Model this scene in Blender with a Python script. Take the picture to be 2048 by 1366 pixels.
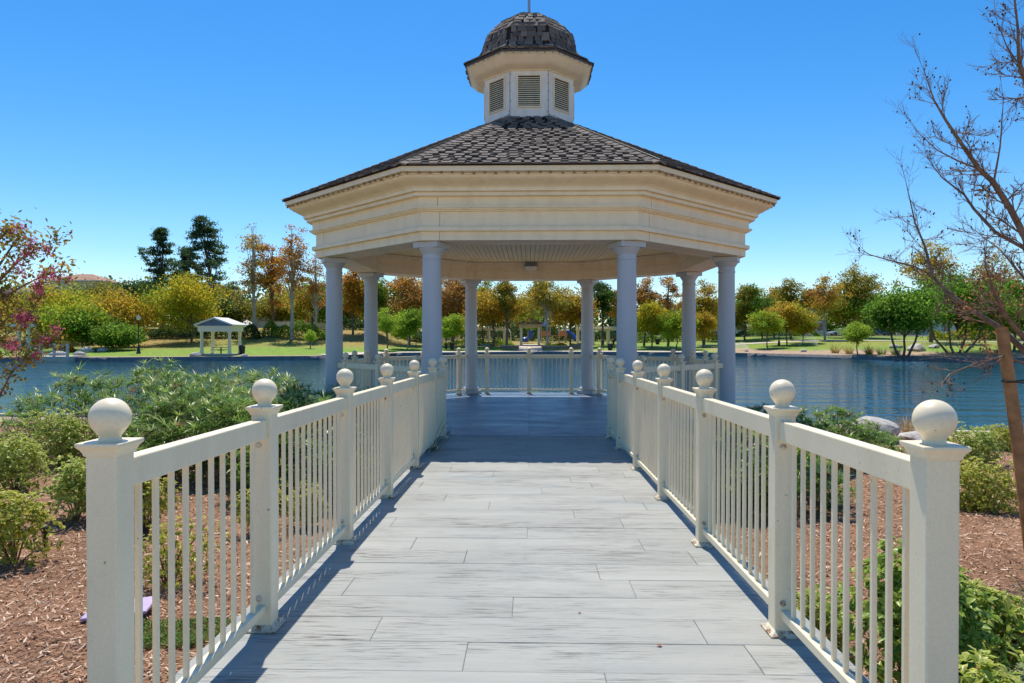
import bpy, bmesh, math, random
import numpy as np
from mathutils import Vector, Matrix, Euler
for o in list(bpy.data.objects): bpy.data.objects.remove(o, do_unlink=True)
S = bpy.context.scene
C = S.collection
PI = math.pi
rad = math.radians
# ------------------------------------------------------------------ camera
F, HOR, CX, CAMZ = 1387.0, 671.0, 1024.0, 1.59
YAW = rad(1.405); PITCH = rad(-0.496)
cd = bpy.data.cameras.new('camera'); cam = bpy.data.objects.new('camera', cd); C.objects.link(cam)
cd.sensor_width = 36; cd.lens = 36 * F / 2048; cd.clip_end = 6000; cd.clip_start = 0.05
cam.location = (0, 0, CAMZ); cam.rotation_euler = (PI / 2 + PITCH, 0, YAW)
S.camera = cam
# ------------------------------------------------------------------ light
SUN = Vector((0.10, -0.462, -1.0)).normalized()          # direction the light travels
w = bpy.data.worlds.new('World'); S.world = w; w.use_nodes = True
nt = w.node_tree; bg = nt.nodes['Background']
sky = nt.nodes.new('ShaderNodeTexSky'); sky.sky_type = 'NISHITA'; sky.sun_disc = False
sky.sun_elevation = math.asin(-SUN.z); sky.sun_rotation = math.atan2(-SUN.x, -SUN.y)
sky.altitude = 300; sky.air_density = 1.0; sky.dust_density = 0.25; sky.ozone_density = 4.0
hs = nt.nodes.new('ShaderNodeHueSaturation'); hs.inputs['Saturation'].default_value = 1.36
nt.links.new(sky.outputs[0], hs.inputs['Color']); nt.links.new(hs.outputs[0], bg.inputs['Color'])
bg.inputs['Strength'].default_value = 0.13
sl = bpy.data.lights.new('sun', 'SUN'); sl.energy = 4.2; sl.angle = rad(0.53); sl.color = (1, 0.94, 0.84)
so = bpy.data.objects.new('sun', sl); C.objects.link(so); so.location = (-10, 30, 60)
so.rotation_euler = SUN.to_track_quat('-Z', 'Y').to_euler()
S.view_settings.view_transform = 'Standard'; S.view_settings.look = 'None'
S.view_settings.exposure = 0.35; S.view_settings.gamma = 1.0
S.render.engine = 'CYCLES'

# ------------------------------------------------------------------ pixel helpers
def X(px, y):
    d = (px - CX) / F
    return y * (d * math.cos(YAW) - math.sin(YAW)) / (d * math.sin(YAW) + math.cos(YAW))
def Zp(py, y, px=1058):
    d = (px - CX) / F
    return CAMZ + (HOR - py) / F * y / (d * math.sin(YAW) + math.cos(YAW))
def sstep(a, b, x):
    t = min(1, max(0, (x - a) / (b - a))); return t * t * (3 - 2 * t)
def lerp(a, b, t): return a + (b - a) * t
def interp(x, pts):
    if x <= pts[0][0]: return pts[0][1]
    for (a, b), (c, d) in zip(pts, pts[1:]):
        if x <= c: return lerp(b, d, (x - a) / (c - a))
    return pts[-1][1]
WATER = -1.2
def near_shore(x): return interp(x, [(-60, 23), (-22, 22), (-14, 21.8), (5, 21.8), (8, 20.0), (11, 18.6), (18, 17.8), (60, 15)])
def G(x, y):                                              # near ground height
    base = lerp(0.10, -0.28, sstep(-1.5, 2.2, y))
    base += -0.74 * min(1, max(0, (y - 2.5) / 17.0))
    n = 0.035 * math.sin(1.3 * x + .7 * y) * math.sin(.9 * y - .5 * x + 1) + 0.02 * math.sin(2.9 * x + 1) * math.sin(2.3 * y)
    return base + n * sstep(1.5, 3.0, abs(x))
def ghit(px, py):
    lo, hi = 1.5, 45.0
    for _ in range(50):
        m = .5 * (lo + hi)
        if Zp(py, m, px) > G(X(px, m), m): lo = m
        else: hi = m
    return X(px, lo), lo
FS = [(X(p, z), z) for p, z in [(-500, 70), (0, 74), (200, 73), (640, 79), (780, 93), (1058, 100), (1300, 99), (1500, 93), (1700, 83), (1885, 77), (2100, 73), (2700, 70)]]
FS = [(-400, 60)] + FS + [(400, 60)]
def far_shore(x): return interp(x, FS)
def B(x, y):                                              # far bank height
    d = y - far_shore(x)
    z = -0.78 + .042 * min(max(d, 0), 48) + .012 * max(0, d - 48)
    z += 1.7 * sstep(22, 40, d) * sstep(8, 25, -x)
    return z + .05 * math.sin(.23 * x + .31 * y) * sstep(2, 8, d)

# ------------------------------------------------------------------ materials
def new_mat(name):
    m = bpy.data.materials.new(name); m.use_nodes = True
    n = m.node_tree; p = n.nodes['Principled BSDF']
    return m, n, p
def N(n, t, **k):
    o = n.nodes.new(t)
    for a, b in k.items():
        if a in o.inputs: o.inputs[a].default_value = b
        else: setattr(o, a, b)
    return o
def noise(n, scale, detail=4, rough=.55, vec=None, dims='3D'):
    o = N(n, 'ShaderNodeTexNoise'); o.inputs['Scale'].default_value = scale
    o.inputs['Detail'].default_value = detail; o.inputs['Roughness'].default_value = rough
    if vec is not None: n.links.new(vec, o.inputs['Vector'])
    return o
def ramp(n, fac, stops):
    r = N(n, 'ShaderNodeValToRGB'); e = r.color_ramp.elements
    e[0].position, e[0].color = stops[0][0], (*stops[0][1], 1)
    e[1].position, e[1].color = stops[-1][0], (*stops[-1][1], 1)
    for p, c in stops[1:-1]:
        q = e.new(p); q.color = (*c, 1)
    n.links.new(fac, r.inputs[0]); return r
def mixc(n, fac, a, b, mode='MIX'):
    m = N(n, 'ShaderNodeMix'); m.data_type = 'RGBA'; m.blend_type = mode
    for v, i in ((fac, 0), (a, 6), (b, 7)):
        if isinstance(v, (int, float)): m.inputs[i].default_value = v
        elif isinstance(v, tuple): m.inputs[i].default_value = (*v, 1)
        else: n.links.new(v, m.inputs[i])
    return m.outputs[2]
def bump(n, p, h, strength=.3, dist=.02):
    b = N(n, 'ShaderNodeBump'); b.inputs['Strength'].default_value = strength; b.inputs['Distance'].default_value = dist
    n.links.new(h, b.inputs['Height']); n.links.new(b.outputs[0], p.inputs['Normal']); return b
def geo_pos(n, scale=(1, 1, 1), rnd=False):
    g = N(n, 'ShaderNodeNewGeometry'); m = N(n, 'ShaderNodeMapping'); m.inputs['Scale'].default_value = scale
    n.links.new(g.outputs['Position'], m.inputs['Vector'])
    if rnd:
        oi = N(n, 'ShaderNodeObjectInfo'); mu = N(n, 'ShaderNodeMath', operation='MULTIPLY'); mu.inputs[1].default_value = 37.0
        n.links.new(oi.outputs['Random'], mu.inputs[0])
        cx = N(n, 'ShaderNodeCombineXYZ')
        for i in range(3): n.links.new(mu.outputs[0], cx.inputs[i])
        n.links.new(cx.outputs[0], m.inputs['Location'])
    return m.outputs[0]
def mat_paint(name, col, stain=(.45, .36, .22), amount=.25, rough=.42, rust=0.0):
    m, n, p = new_mat(name); pos = geo_pos(n, (1, 1, .35))
    a = noise(n, 5, 6, .6, pos); r = ramp(n, a.outputs[0], [(.45, (0, 0, 0)), (.8, (1, 1, 1))])
    mul = N(n, 'ShaderNodeMath', operation='MULTIPLY'); mul.inputs[1].default_value = amount
    n.links.new(r.outputs[0], mul.inputs[0])
    c = mixc(n, mul.outputs[0], col, stain)
    f = noise(n, 90, 3, .6, geo_pos(n)); fr = ramp(n, f.outputs[0], [(.3, (.93, .93, .93)), (.6, (1, 1, 1))])
    c = mixc(n, 1.0, c, fr.outputs[0], 'MULTIPLY')
    sp = noise(n, 38, 2, .5, geo_pos(n)); spr = ramp(n, sp.outputs[0], [(.73, (0, 0, 0)), (.77, (.75, .75, .75))])
    c = mixc(n, spr.outputs[0], c, (.24, .2, .15))
    if rust:
        b = noise(n, 24, 5, .7, geo_pos(n)); br = ramp(n, b.outputs[0], [(.56 - rust * .12, (0, 0, 0)), (.62, (1, 1, 1))])
        c = mixc(n, br.outputs[0], c, (.20, .075, .022))
    n.links.new(c, p.inputs['Base Color']); p.inputs['Roughness'].default_value = rough
    h = noise(n, 60, 3, .5, geo_pos(n)); bump(n, p, h.outputs[0], .06, .004)
    return m
def mat_plain(name, col, rough=.6, metal=0, var=.25, scale=3.0, bumpy=0.0):
    m, n, p = new_mat(name); a = noise(n, scale, 5, .6, geo_pos(n))
    lo = tuple(c * (1 - var) for c in col); hi = tuple(min(1, c * (1 + var)) for c in col)
    r = ramp(n, a.outputs[0], [(.3, lo), (.7, hi)]); n.links.new(r.outputs[0], p.inputs['Base Color'])
    p.inputs['Roughness'].default_value = rough; p.inputs['Metallic'].default_value = metal
    if bumpy: bump(n, p, a.outputs[0], bumpy, .05)
    return m
def mat_attr(name, rough=.6, transl=.0, sat_noise=None, spec=.3):
    m, n, p = new_mat(name); at = N(n, 'ShaderNodeAttribute'); at.attribute_name = 'col'
    n.links.new(at.outputs['Color'], p.inputs['Base Color']); p.inputs['Roughness'].default_value = rough
    p.inputs['Specular IOR Level'].default_value = spec
    if transl:
        tr = N(n, 'ShaderNodeBsdfTranslucent'); mx = N(n, 'ShaderNodeMixShader'); mx.inputs[0].default_value = transl
        br = N(n, 'ShaderNodeGamma'); br.inputs[1].default_value = .8
        n.links.new(at.outputs['Color'], br.inputs[0]); n.links.new(br.outputs[0], tr.inputs['Color'])
        n.links.new(p.outputs[0], mx.inputs[1]); n.links.new(tr.outputs[0], mx.inputs[2])
        n.links.new(mx.outputs[0], n.nodes['Material Output'].inputs['Surface'])
    return m
def mat_deck(name, base, worn, dark, rough=.6, blue=(.25, .33, .36)):
    m, n, p = new_mat(name)
    pos = geo_pos(n, (2.0, 44, 1), True); wide = geo_pos(n, (.5, 1.2, 1)); per = geo_pos(n, (.6, 7, 1), True)
    g = noise(n, 2.2, 8, .68, pos)
    lo = noise(n, 1.6, 4, .6, wide); band = noise(n, 1.0, 3, .6, per)
    r = ramp(n, lo.outputs[0], [(.33, base), (.66, worn)])
    c = mixc(n, .35, r.outputs[0], ramp(n, band.outputs[0], [(.3, tuple(v * .85 for v in base)), (.7, tuple(min(1, v * 1.12) for v in worn))]).outputs[0])
    # dark weathered grain, strongest in patches
    gr = ramp(n, g.outputs[0], [(.40, (1, 1, 1)), (.50, (0, 0, 0))])
    pt = noise(n, 1.3, 5, .65, geo_pos(n, (.8, 2.2, 1))); pr = ramp(n, pt.outputs[0], [(.44, (0.06, .06, .06)), (.62, (1, 1, 1))])
    k = mixc(n, 1.0, gr.outputs[0], pr.outputs[0], 'MULTIPLY')
    c = mixc(n, k, c, dark)
    bp = noise(n, .9, 6, .7, geo_pos(n)); bb = ramp(n, bp.outputs[0], [(.55, (0, 0, 0)), (.75, (.55, .55, .55))])
    c = mixc(n, bb.outputs[0], c, blue)
    oi = N(n, 'ShaderNodeObjectInfo'); orr = ramp(n, oi.outputs['Random'], [(0, (.9, .9, .9)), (1, (1.0, 1.0, 1.0))])
    c = mixc(n, 1.0, c, orr.outputs[0], 'MULTIPLY')
    n.links.new(c, p.inputs['Base Color']); p.inputs['Roughness'].default_value = rough
    rr = ramp(n, lo.outputs[0], [(.3, (rough - .12,) * 3), (.7, (rough + .15,) * 3)]); n.links.new(rr.outputs[0], p.inputs['Roughness'])
    bump(n, p, g.outputs[0], .6, .008)
    return m
def mat_shingle(name):
    m, n, p = new_mat(name); oi = N(n, 'ShaderNodeObjectInfo'); at = N(n, 'ShaderNodeAttribute'); at.attribute_name = 'col'
    r = ramp(n, oi.outputs['Random'], [(0, (.10, .085, .075)), (.4, (.16, .135, .115)), (.8, (.235, .195, .16)), (1, (.13, .11, .105))])
    c = mixc(n, at.outputs['Alpha'], r.outputs[0], at.outputs['Color'])
    g = noise(n, 160, 3, .7, geo_pos(n)); gr = ramp(n, g.outputs[0], [(.3, (.7, .7, .7)), (.7, (1.25, 1.25, 1.25))])
    c = mixc(n, 1.0, c, gr.outputs[0], 'MULTIPLY')
    n.links.new(c, p.inputs['Base Color']); p.inputs['Roughness'].default_value = .9; p.inputs['Specular IOR Level'].default_value = .2
    bump(n, p, g.outputs[0], .3, .004); return m

M = {}
M['white'] = mat_paint('cream_white_paint', (.91, .77, .53), (.50, .40, .24), .28, .4)
M['trim'] = mat_paint('cream_trim_paint', (.91, .79, .56), (.52, .40, .22), .34, .5)
M['rusty'] = mat_paint('rust_stained_paint', (.70, .63, .48), (.35, .2, .08), .5, .55, .8)
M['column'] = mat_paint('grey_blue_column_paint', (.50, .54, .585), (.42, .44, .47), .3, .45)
M['board'] = mat_paint('cream_board_paint', (.86, .74, .46), (.5, .42, .25), .3, .5)
M['deck'] = mat_deck('weathered_deck', (.305, .31, .285), (.40, .395, .355), (.085, .083, .072))
M['floor'] = mat_deck('shade_tinted_floor', (.10, .16, .245), (.20, .265, .345), (.04, .06, .09), .36, (.08, .13, .22))  # deck coating again, with blue of shade and sky gloss put into its colour
M['shingle'] = mat_shingle('asphalt_shingle')
M['dark'] = mat_plain('dark_gap', (.03, .03, .032), .9)
M['drip'] = mat_plain('dark_drip_edge', (.045, .04, .045), .6)
M['bulb'] = mat_plain('dull_bulb', (.30, .20, .09), .35)
M['wire'] = mat_plain('brown_wire', (.12, .085, .05), .6)
M['concrete'] = mat_plain('pale_concrete', (.52, .45, .36), .85, 0, .15, 2.0, .2)
M['kerb'] = mat_plain('grey_kerb', (.17, .165, .16), .85, 0, .3, 3.0, .3)
M['galv'] = mat_plain('grey_metal', (.42, .42, .43), .45, .6, .15)
M['black'] = mat_plain('black_metal', (.02, .022, .024), .45, .1)
M['leaf'] = mat_attr('leaf', .6, .5, spec=.15)
M['nleaf'] = mat_attr('glossy_leaf', .36, .42, spec=.3)
M['attr'] = mat_attr('flat_colour', .75)
M['bark'] = mat_plain('brown_bark', (.16, .115, .08), .9, 0, .4, 14, .5)
M['pale_bark'] = mat_plain('pale_bark', (.42, .37, .30), .85, 0, .35, 10, .4)
M['twig'] = mat_plain('brown_twig', (.20, .125, .085), .8, 0, .35, 20)
M['stake'] = mat_plain('orange_wood', (.42, .20, .07), .7, 0, .35, 9, .3)
M['rock'] = mat_plain('granite', (.42, .39, .35), .9, 0, .4, 6, .7)
M['terracotta'] = mat_plain('terracotta_tile', (.36, .19, .12), .85, 0, .25, 2)
M['stucco'] = mat_plain('beige_stucco', (.56, .45, .33), .9, 0, .1, 2)
M['wstucco'] = mat_plain('white_siding', (.70, .68, .62), .8, 0, .08, 2)
M['groof'] = mat_plain('grey_roof', (.17, .155, .145), .9, 0, .25, 2)
M['bluegrey'] = mat_plain('blue_grey_panel', (.16, .20, .24), .7, 0, .15, 2)
M['tan'] = mat_plain('tan_timber', (.55, .44, .32), .75, 0, .2, 3)
M['orange'] = mat_plain('orange_plastic', (.62, .25, .10), .5, 0, .1, 3)
M['bluep'] = mat_plain('blue_plastic', (.02, .09, .42), .35, 0, .1, 3)
M['canvas'] = mat_plain('white_canvas', (.78, .76, .72), .8, 0, .05, 3)
M['redc'] = mat_plain('red_canvas', (.5, .05, .06), .8, 0, .1, 3)
M['brick'] = mat_plain('brick_edging', (.30, .18, .13), .9, 0, .3, 5)
M['lilac'] = mat_plain('lilac_plastic', (.50, .38, .58), .6, 0, .12, 8)
M['dirt'] = mat_plain('tan_dirt', (.42, .29, .19), .95, 0, .25, 1.5, .3)
M['slat'] = mat_paint('tan_slat_paint', (.85, .74, .50), (.3, .24, .13), .45, .6)
def mat_glass(name, col=(.02, .025, .03)):
    m, n, p = new_mat(name); p.inputs['Base Color'].default_value = (*col, 1); p.inputs['Roughness'].default_value = .05
    return m
M['glass'] = mat_glass('dark_window_glass')
def mat_carpaint(name, col):
    m, n, p = new_mat(name); p.inputs['Base Color'].default_value = (*col, 1); p.inputs['Roughness'].default_value = .25
    p.inputs['Metallic'].default_value = .3; p.inputs['Coat Weight'].default_value = .6; return m
M['globe'] = mat_plain('lamp_globe', (.75, .68, .52), .35, 0, .05)

# ------------------------------------------------------------------ mesh helpers
def link(o, parent=None):
    C.objects.link(o)
    if parent is not None: o.parent = parent
    return o
def tag(o, label=None, cat=None, group=None, kind=None):
    for k, v in (('label', label), ('category', cat), ('group', group), ('kind', kind)):
        if v: o[k] = v
    return o
def thing(name, label, cat, loc=(0, 0, 0), rz=0, group=None):
    o = bpy.data.objects.new(name, None); o.empty_display_size = .2; link(o)
    o.location = loc; o.rotation_euler = (0, 0, rz)
    return tag(o, label, cat, group)
def inst(name, me, parent=None, loc=(0, 0, 0), rot=(0, 0, 0), scale=(1, 1, 1)):
    o = bpy.data.objects.new(name, me); link(o, parent); o.location = loc; o.rotation_euler = rot; o.scale = scale; return o
class MB:
    def __init__(s): s.v = []; s.f = []; s.c = None
    def add(s, vs, fs):
        b = len(s.v); s.v += [tuple(v) for v in vs]; s.f += [tuple(b + i for i in f) for f in fs]; return s
    def box(s, x0, x1, y0, y1, z0, z1):
        return s.add([(x0, y0, z0), (x1, y0, z0), (x1, y1, z0), (x0, y1, z0), (x0, y0, z1), (x1, y0, z1), (x1, y1, z1), (x0, y1, z1)],
                     [(3, 2, 1, 0), (4, 5, 6, 7), (0, 1, 5, 4), (1, 2, 6, 5), (2, 3, 7, 6), (3, 0, 4, 7)])
    def prism(s, bot, top):                                # two matching polygons, bottom listed counter-clockwise
        n = len(bot)
        return s.add(list(bot) + list(top), [tuple(range(n - 1, -1, -1)), tuple(range(n, 2 * n))] + [(i, (i + 1) % n, n + (i + 1) % n, n + i) for i in range(n)])
    def lathe(s, prof, n=24, c=(0, 0, 0), phase=0.0, sq=1.0, cap=True):
        vs = []; fs = []
        for r, z in prof:
            for k in range(n):
                a = phase + 2 * PI * k / n; vs.append((c[0] + r * math.cos(a), c[1] + r * math.sin(a), c[2] + z))
        for j in range(len(prof) - 1):
            for k in range(n):
                a, b = j * n + k, j * n + (k + 1) % n; fs.append((a, b, b + n, a + n))
        if cap: fs.append(tuple(range(n - 1, -1, -1))); fs.append(tuple((len(prof) - 1) * n + k for k in range(n)))
        return s.add(vs, fs)
    def ring(s, prof, n=8, phase=PI / 8):                  # closed profile of (apothem, z) swept round an octagon
        vs = []; fs = []; m = len(prof); q = 1 / math.cos(PI / n)
        for r, z in prof:
            for k in range(n):
                a = phase + 2 * PI * k / n; vs.append((r * q * math.cos(a), r * q * math.sin(a), z))
        for j in range(m):
            j2 = (j + 1) % m
            for k in range(n):
                k2 = (k + 1) % n; fs.append((j * n + k, j * n + k2, j2 * n + k2, j2 * n + k))
        return s.add(vs, fs)
    def tube(s, pts, rads, n=6, cap=True):
        pts = [Vector(p) for p in pts]; vs = []; fs = []; m = len(pts)
        up = Vector((.13, .21, 1)).normalized()
        for i, p in enumerate(pts):
            t = (pts[min(i + 1, m - 1)] - pts[max(i - 1, 0)])
            if t.length < 1e-9: t = Vector((0, 0, 1))
            t.normalize(); u = t.cross(up)
            if u.length < .05: u = t.cross(Vector((1, 0, 0)))
            u.normalize(); v = t.cross(u)
            for k in range(n):
                a = 2 * PI * k / n; q = p + (u * math.cos(a) + v * math.sin(a)) * rads[i]; vs.append(tuple(q))
        for i in range(m - 1):
            for k in range(n):
                a, b = i * n + k, i * n + (k + 1) % n; fs.append((a, a + n, b + n, b))
        if cap: fs.append(tuple(range(n))); fs.append(tuple((m - 1) * n + k for k in range(n - 1, -1, -1)))
        return s.add(vs, fs)
    def mesh(s, name, mat, smooth=False, bevel=0, seg=1):
        me = bpy.data.meshes.new(name); me.from_pydata(s.v, [], s.f)
        if bevel:
            bm = bmesh.new(); bm.from_mesh(me); bmesh.ops.recalc_face_normals(bm, faces=bm.faces)
            bmesh.ops.bevel(bm, geom=[e for e in bm.edges if e.is_manifold and e.calc_face_angle(0) > .5], offset=bevel, segments=seg, affect='EDGES', profile=.5)
            bm.to_mesh(me); bm.free()
        else:
            bm = bmesh.new(); bm.from_mesh(me); bmesh.ops.recalc_face_normals(bm, faces=bm.faces); bm.to_mesh(me); bm.free()
        if smooth:
            me.polygons.foreach_set('use_smooth', [True] * len(me.polygons))
            me.set_sharp_from_angle(angle=rad(38))
        me.materials.append(M[mat] if isinstance(mat, str) else mat)
        return me
    def obj(s, name, mat, parent=None, smooth=False, bevel=0, loc=(0, 0, 0), rz=0, seg=1):
        return inst(name, s.mesh(name, mat, smooth, bevel, seg), parent, loc, (0, 0, rz))
def np_mesh(name, V, Fa, col=None, mat='leaf', smooth=False):
    V = np.asarray(V, dtype=np.float32); Fa = np.asarray(Fa, dtype=np.int32); k = Fa.shape[1]; m = len(Fa)
    me = bpy.data.meshes.new(name); me.vertices.add(len(V)); me.vertices.foreach_set('co', V.ravel())
    me.loops.add(m * k); me.loops.foreach_set('vertex_index', Fa.ravel())
    me.polygons.add(m); me.polygons.foreach_set('loop_start', np.arange(0, m * k, k, dtype=np.int32))
    if smooth: me.polygons.foreach_set('use_smooth', np.ones(m, dtype=bool))
    me.update(calc_edges=True)
    if col is not None:
        a = me.color_attributes.new('col', 'FLOAT_COLOR', 'POINT')
        cc = np.ones((len(V), 4), dtype=np.float32); cc[:, :3] = col; a.data.foreach_set('color', cc.ravel())
    me.materials.append(M[mat] if isinstance(mat, str) else mat)
    return me
def unit(v): return v / (np.linalg.norm(v, axis=1, keepdims=True) + 1e-9)
def leaf_quads(rng, P, size, aspect=.55, up=.3):
    n = len(P); a = rng.normal(size=(n, 3)); a = unit(a); nr = rng.normal(size=(n, 3)); nr[:, 2] += up * 2; b = unit(np.cross(nr, a))
    L = size * rng.uniform(.65, 1.35, (n, 1)) * .5; W = L * aspect
    V = np.stack([P - a * L, P + b * W + a * L * .1, P + a * L, P - b * W + a * L * .1], 1).reshape(-1, 3)
    return V, np.arange(4 * n).reshape(n, 4)
def pick(rng, pal, n):
    pal = np.array(pal, dtype=float); i = rng.integers(0, len(pal), n); j = rng.integers(0, len(pal), n); t = rng.uniform(0, 1, (n, 1)) ** 2
    return pal[i] * (1 - t) + pal[j] * t

# ================================================================== SETTING
gx, gy = 0.0, 15.12
WX = -0.04                                                 # walkway axis
def deck_z(y): return .159 - .0148 * y
def mat_mulch():
    m, n, p = new_mat('mulch_ground'); v = geo_pos(n)
    a = noise(n, 45, 6, .75, v); b = noise(n, 1.3, 4, .6, v)
    r = ramp(n, a.outputs[0], [(.25, (.07, .034, .017)), (.42, (.25, .125, .065)), (.58, (.42, .235, .13)), (.78, (.60, .42, .28))])
    r2 = ramp(n, b.outputs[0], [(.3, (.75, .72, .7)), (.7, (1.15, 1.1, 1.05))])
    n.links.new(mixc(n, 1.0, r.outputs[0], r2.outputs[0], 'MULTIPLY'), p.inputs['Base Color']); p.inputs['Roughness'].default_value = .95
    bump(n, p, a.outputs[0], .9, .03); return m
M['mulch'] = mat_mulch()
def mat_grass():
    m, n, p = new_mat('lawn'); v = geo_pos(n); at = N(n, 'ShaderNodeAttribute'); at.attribute_name = 'col'
    a = noise(n, 1.6, 6, .7, v); r = ramp(n, a.outputs[0], [(.3, (.6, .62, .6)), (.7, (1.35, 1.28, 1.2))])
    b = noise(n, 9, 4, .7, v); br = ramp(n, b.outputs[0], [(.60, (0, 0, 0)), (.70, (.35, .35, .35))])
    c = mixc(n, 1.0, at.outputs['Color'], r.outputs[0], 'MULTIPLY'); c = mixc(n, br.outputs[0], c, (.30, .20, .06))
    n.links.new(c, p.inputs['Base Color']); p.inputs['Roughness'].default_value = .9; bump(n, p, b.outputs[0], .6, .08); return m
M['grass'] = mat_grass()
def mat_water():
    m, n, p = new_mat('lake_water')
    v1 = geo_pos(n, (.8, 2.0, 1)); v2 = geo_pos(n, (.22, .85, 1))
    a = noise(n, 2.6, 4, .6, v1); b = noise(n, 1.0, 4, .55, v2)
    p.inputs['Base Color'].default_value = (.006, .050, .075, 1); p.inputs['Roughness'].default_value = .06
    p.inputs['IOR'].default_value = 1.33
    b1_ = N(n, 'ShaderNodeBump'); b1_.inputs['Strength'].default_value = 1.0; b1_.inputs['Distance'].default_value = .24; n.links.new(b.outputs[0], b1_.inputs['Height'])
    b2_ = bump(n, p, a.outputs[0], .8, .035); n.links.new(b1_.outputs[0], b2_.inputs['Normal']); return m
M['water'] = mat_water()

# lake: one sheet
tag(inst('lake_water', np_mesh('lake_water', [(-420, 8, WATER), (420, 8, WATER), (420, 140, WATER), (-420, 140, WATER)], [(0, 1, 2, 3)], None, 'water')), 'rippled lake water between the gazebo bank and the far park', 'lake', kind='structure')
# near ground
xs = np.concatenate([np.linspace(-60, -13, 24), np.linspace(-12.6, 12.6, 85), np.linspace(13, 60, 24)])
vs = np.concatenate([np.linspace(-60, -2, 16), np.linspace(-1.5, 14, 64)])
V = []; nv = len(vs) + 12
for x in xs:
    ys = list(vs) + list(np.linspace(14.4, near_shore(x) - .05, 12)); V += [(x, y, G(x, y)) for y in ys]
Fq = [(i * nv + j, (i + 1) * nv + j, (i + 1) * nv + j + 1, i * nv + j + 1) for i in range(len(xs) - 1) for j in range(nv - 1)]
tag(inst('ground', np_mesh('ground', V, Fq, None, 'mulch', True)), kind='structure')
# shore kerb on this bank
V = []; Fq = []
kx = np.linspace(-58, 58, 160)
for x in kx:
    y = near_shore(x); V += [(x, y - .12, -.93), (x, y + .18, -.93), (x, y + .2, -1.9), (x, y - .12, -1.9)]
for i in range(len(kx) - 1):
    a = 4 * i; Fq += [(a, a + 4, a + 5, a + 1), (a + 1, a + 5, a + 6, a + 2), (a + 3, a + 7, a + 4, a)]
tag(inst('shore_kerb', np_mesh('shore_kerb', V, Fq, None, 'concrete')), kind='structure')
# dirt strip inside the kerb
V = []; Fq = []
for x in kx:
    y = near_shore(x) - .14
    for k in range(5):
        yy = y - k * .32 - .08 * math.sin(x * 1.7 + k); V.append((x, yy, G(x, yy) + .012 - .0035 * k))
for i in range(len(kx) - 1):
    for k in range(4): a = 5 * i + k; Fq.append((a, a + 1, a + 6, a + 5))
tag(inst('shore_path', np_mesh('shore_path', V, Fq, None, 'dirt', True)), kind='structure')
# unseen paving behind the entrance, enlarged and warmed to bounce light onto front faces
pm = MB(); pm.box(-22, 22, -30, -1.25, -.2, .172)
tag(pm.obj('bounce_pavement', mat_plain('tan_bounce_paving', (.58, .48, .35), .9, 0, .12, 2.0)), kind='structure')

# far bank
xs = np.concatenate([np.linspace(-1500, -130, 14), np.linspace(-120, 120, 97), np.linspace(130, 1500, 14)])
ds = np.concatenate([np.array([0, .5, 1.2, 2, 3, 4.5, 6, 8, 10, 13, 16, 20, 24, 28, 32, 36, 40, 46, 54, 65, 80, 110, 160, 260, 500, 1000, 2600])])
V = []; col = []; rg = np.random.default_rng(5)
for x in xs:
    y0 = far_shore(x)
    for d in ds:
        y = y0 + d; V.append((x, y, B(x, y)))
        g = np.array((.15, .29, .012)); t = .5 + .5 * math.sin(.11 * x + 2) * math.sin(.17 * y + .05 * x)
        c = g * (1 - .3 * t) + np.array((.34, .30, .03)) * .3 * t
        lit = sstep(12, 20, d) * (.8 if x < 12 else .25) * (.4 + .6 * t); c = c * (1 - lit) + np.array((.34, .19, .06)) * lit
        sand = 1 - sstep(1.2, 2.0, d) if x < 24 else (1 - sstep(8.5, 12.5, d + 2 * math.sin(x * .4))) * sstep(24, 30, x) * (1 if x < 56 else .6)
        c = c * (1 - sand) + np.array((.42, .29, .19)) * sand
        if d > 60: c = np.array((.12, .14, .04))
        col.append(c)
n2 = len(ds)
Fq = [(i * n2 + j, (i + 1) * n2 + j, (i + 1) * n2 + j + 1, i * n2 + j + 1) for i in range(len(xs) - 1) for j in range(n2 - 1)]
tag(inst('far_bank_terrain', np_mesh('far_bank_terrain', V, Fq, np.array(col), 'grass', True)), kind='structure')
V = []; Fq = []
kx = np.linspace(-110, 110, 221)
for x in kx:
    y = far_shore(x); V += [(x, y - .3, -.74), (x, y + .25, -.74), (x, y - .3, -1.9), (x, y + .25, -.9)]
for i in range(len(kx) - 1):
    a = 4 * i; Fq += [(a, a + 4, a + 5, a + 1), (a + 2, a + 6, a + 4, a), (a + 1, a + 5, a + 7, a + 3)]
tag(inst('far_kerb', np_mesh('far_kerb', V, Fq, None, 'kerb')), kind='structure')
def strip(name, pts, width, mat, lift=.03):                # a path laid on the far bank: list of (x, y)
    V = []; Fq = []; P = []
    for (a, b), (c, d) in zip(pts, pts[1:]):
        m = max(2, int(math.hypot(c - a, d - b) / 1.5))
        P += [(lerp(a, c, i / m), lerp(b, d, i / m)) for i in range(m)]
    P.append(pts[-1])
    for i, (x, y) in enumerate(P):
        q = P[min(i + 1, len(P) - 1)]; r = P[max(i - 1, 0)]; t = Vector((q[0] - r[0], q[1] - r[1], 0)).normalized(); nn = Vector((-t.y, t.x, 0))
        wd = width(i / (len(P) - 1)) if callable(width) else width
        for s in (-.5, 0, .5):
            xx, yy = x + nn.x * wd * s, y + nn.y * wd * s; V.append((xx, yy, B(xx, yy) + lift))
    for i in range(len(P) - 1):
        for k in (0, 1): a = 3 * i + k; Fq.append((a, a + 1, a + 4, a + 3))
    return tag(inst(name, np_mesh(name, V, Fq, None, mat, True)), kind='structure')
strip('promenade_path', [(x, far_shore(x) + 1.6) for x in np.linspace(-24, 24, 25)], 2.2, 'concrete', .03)
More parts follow.
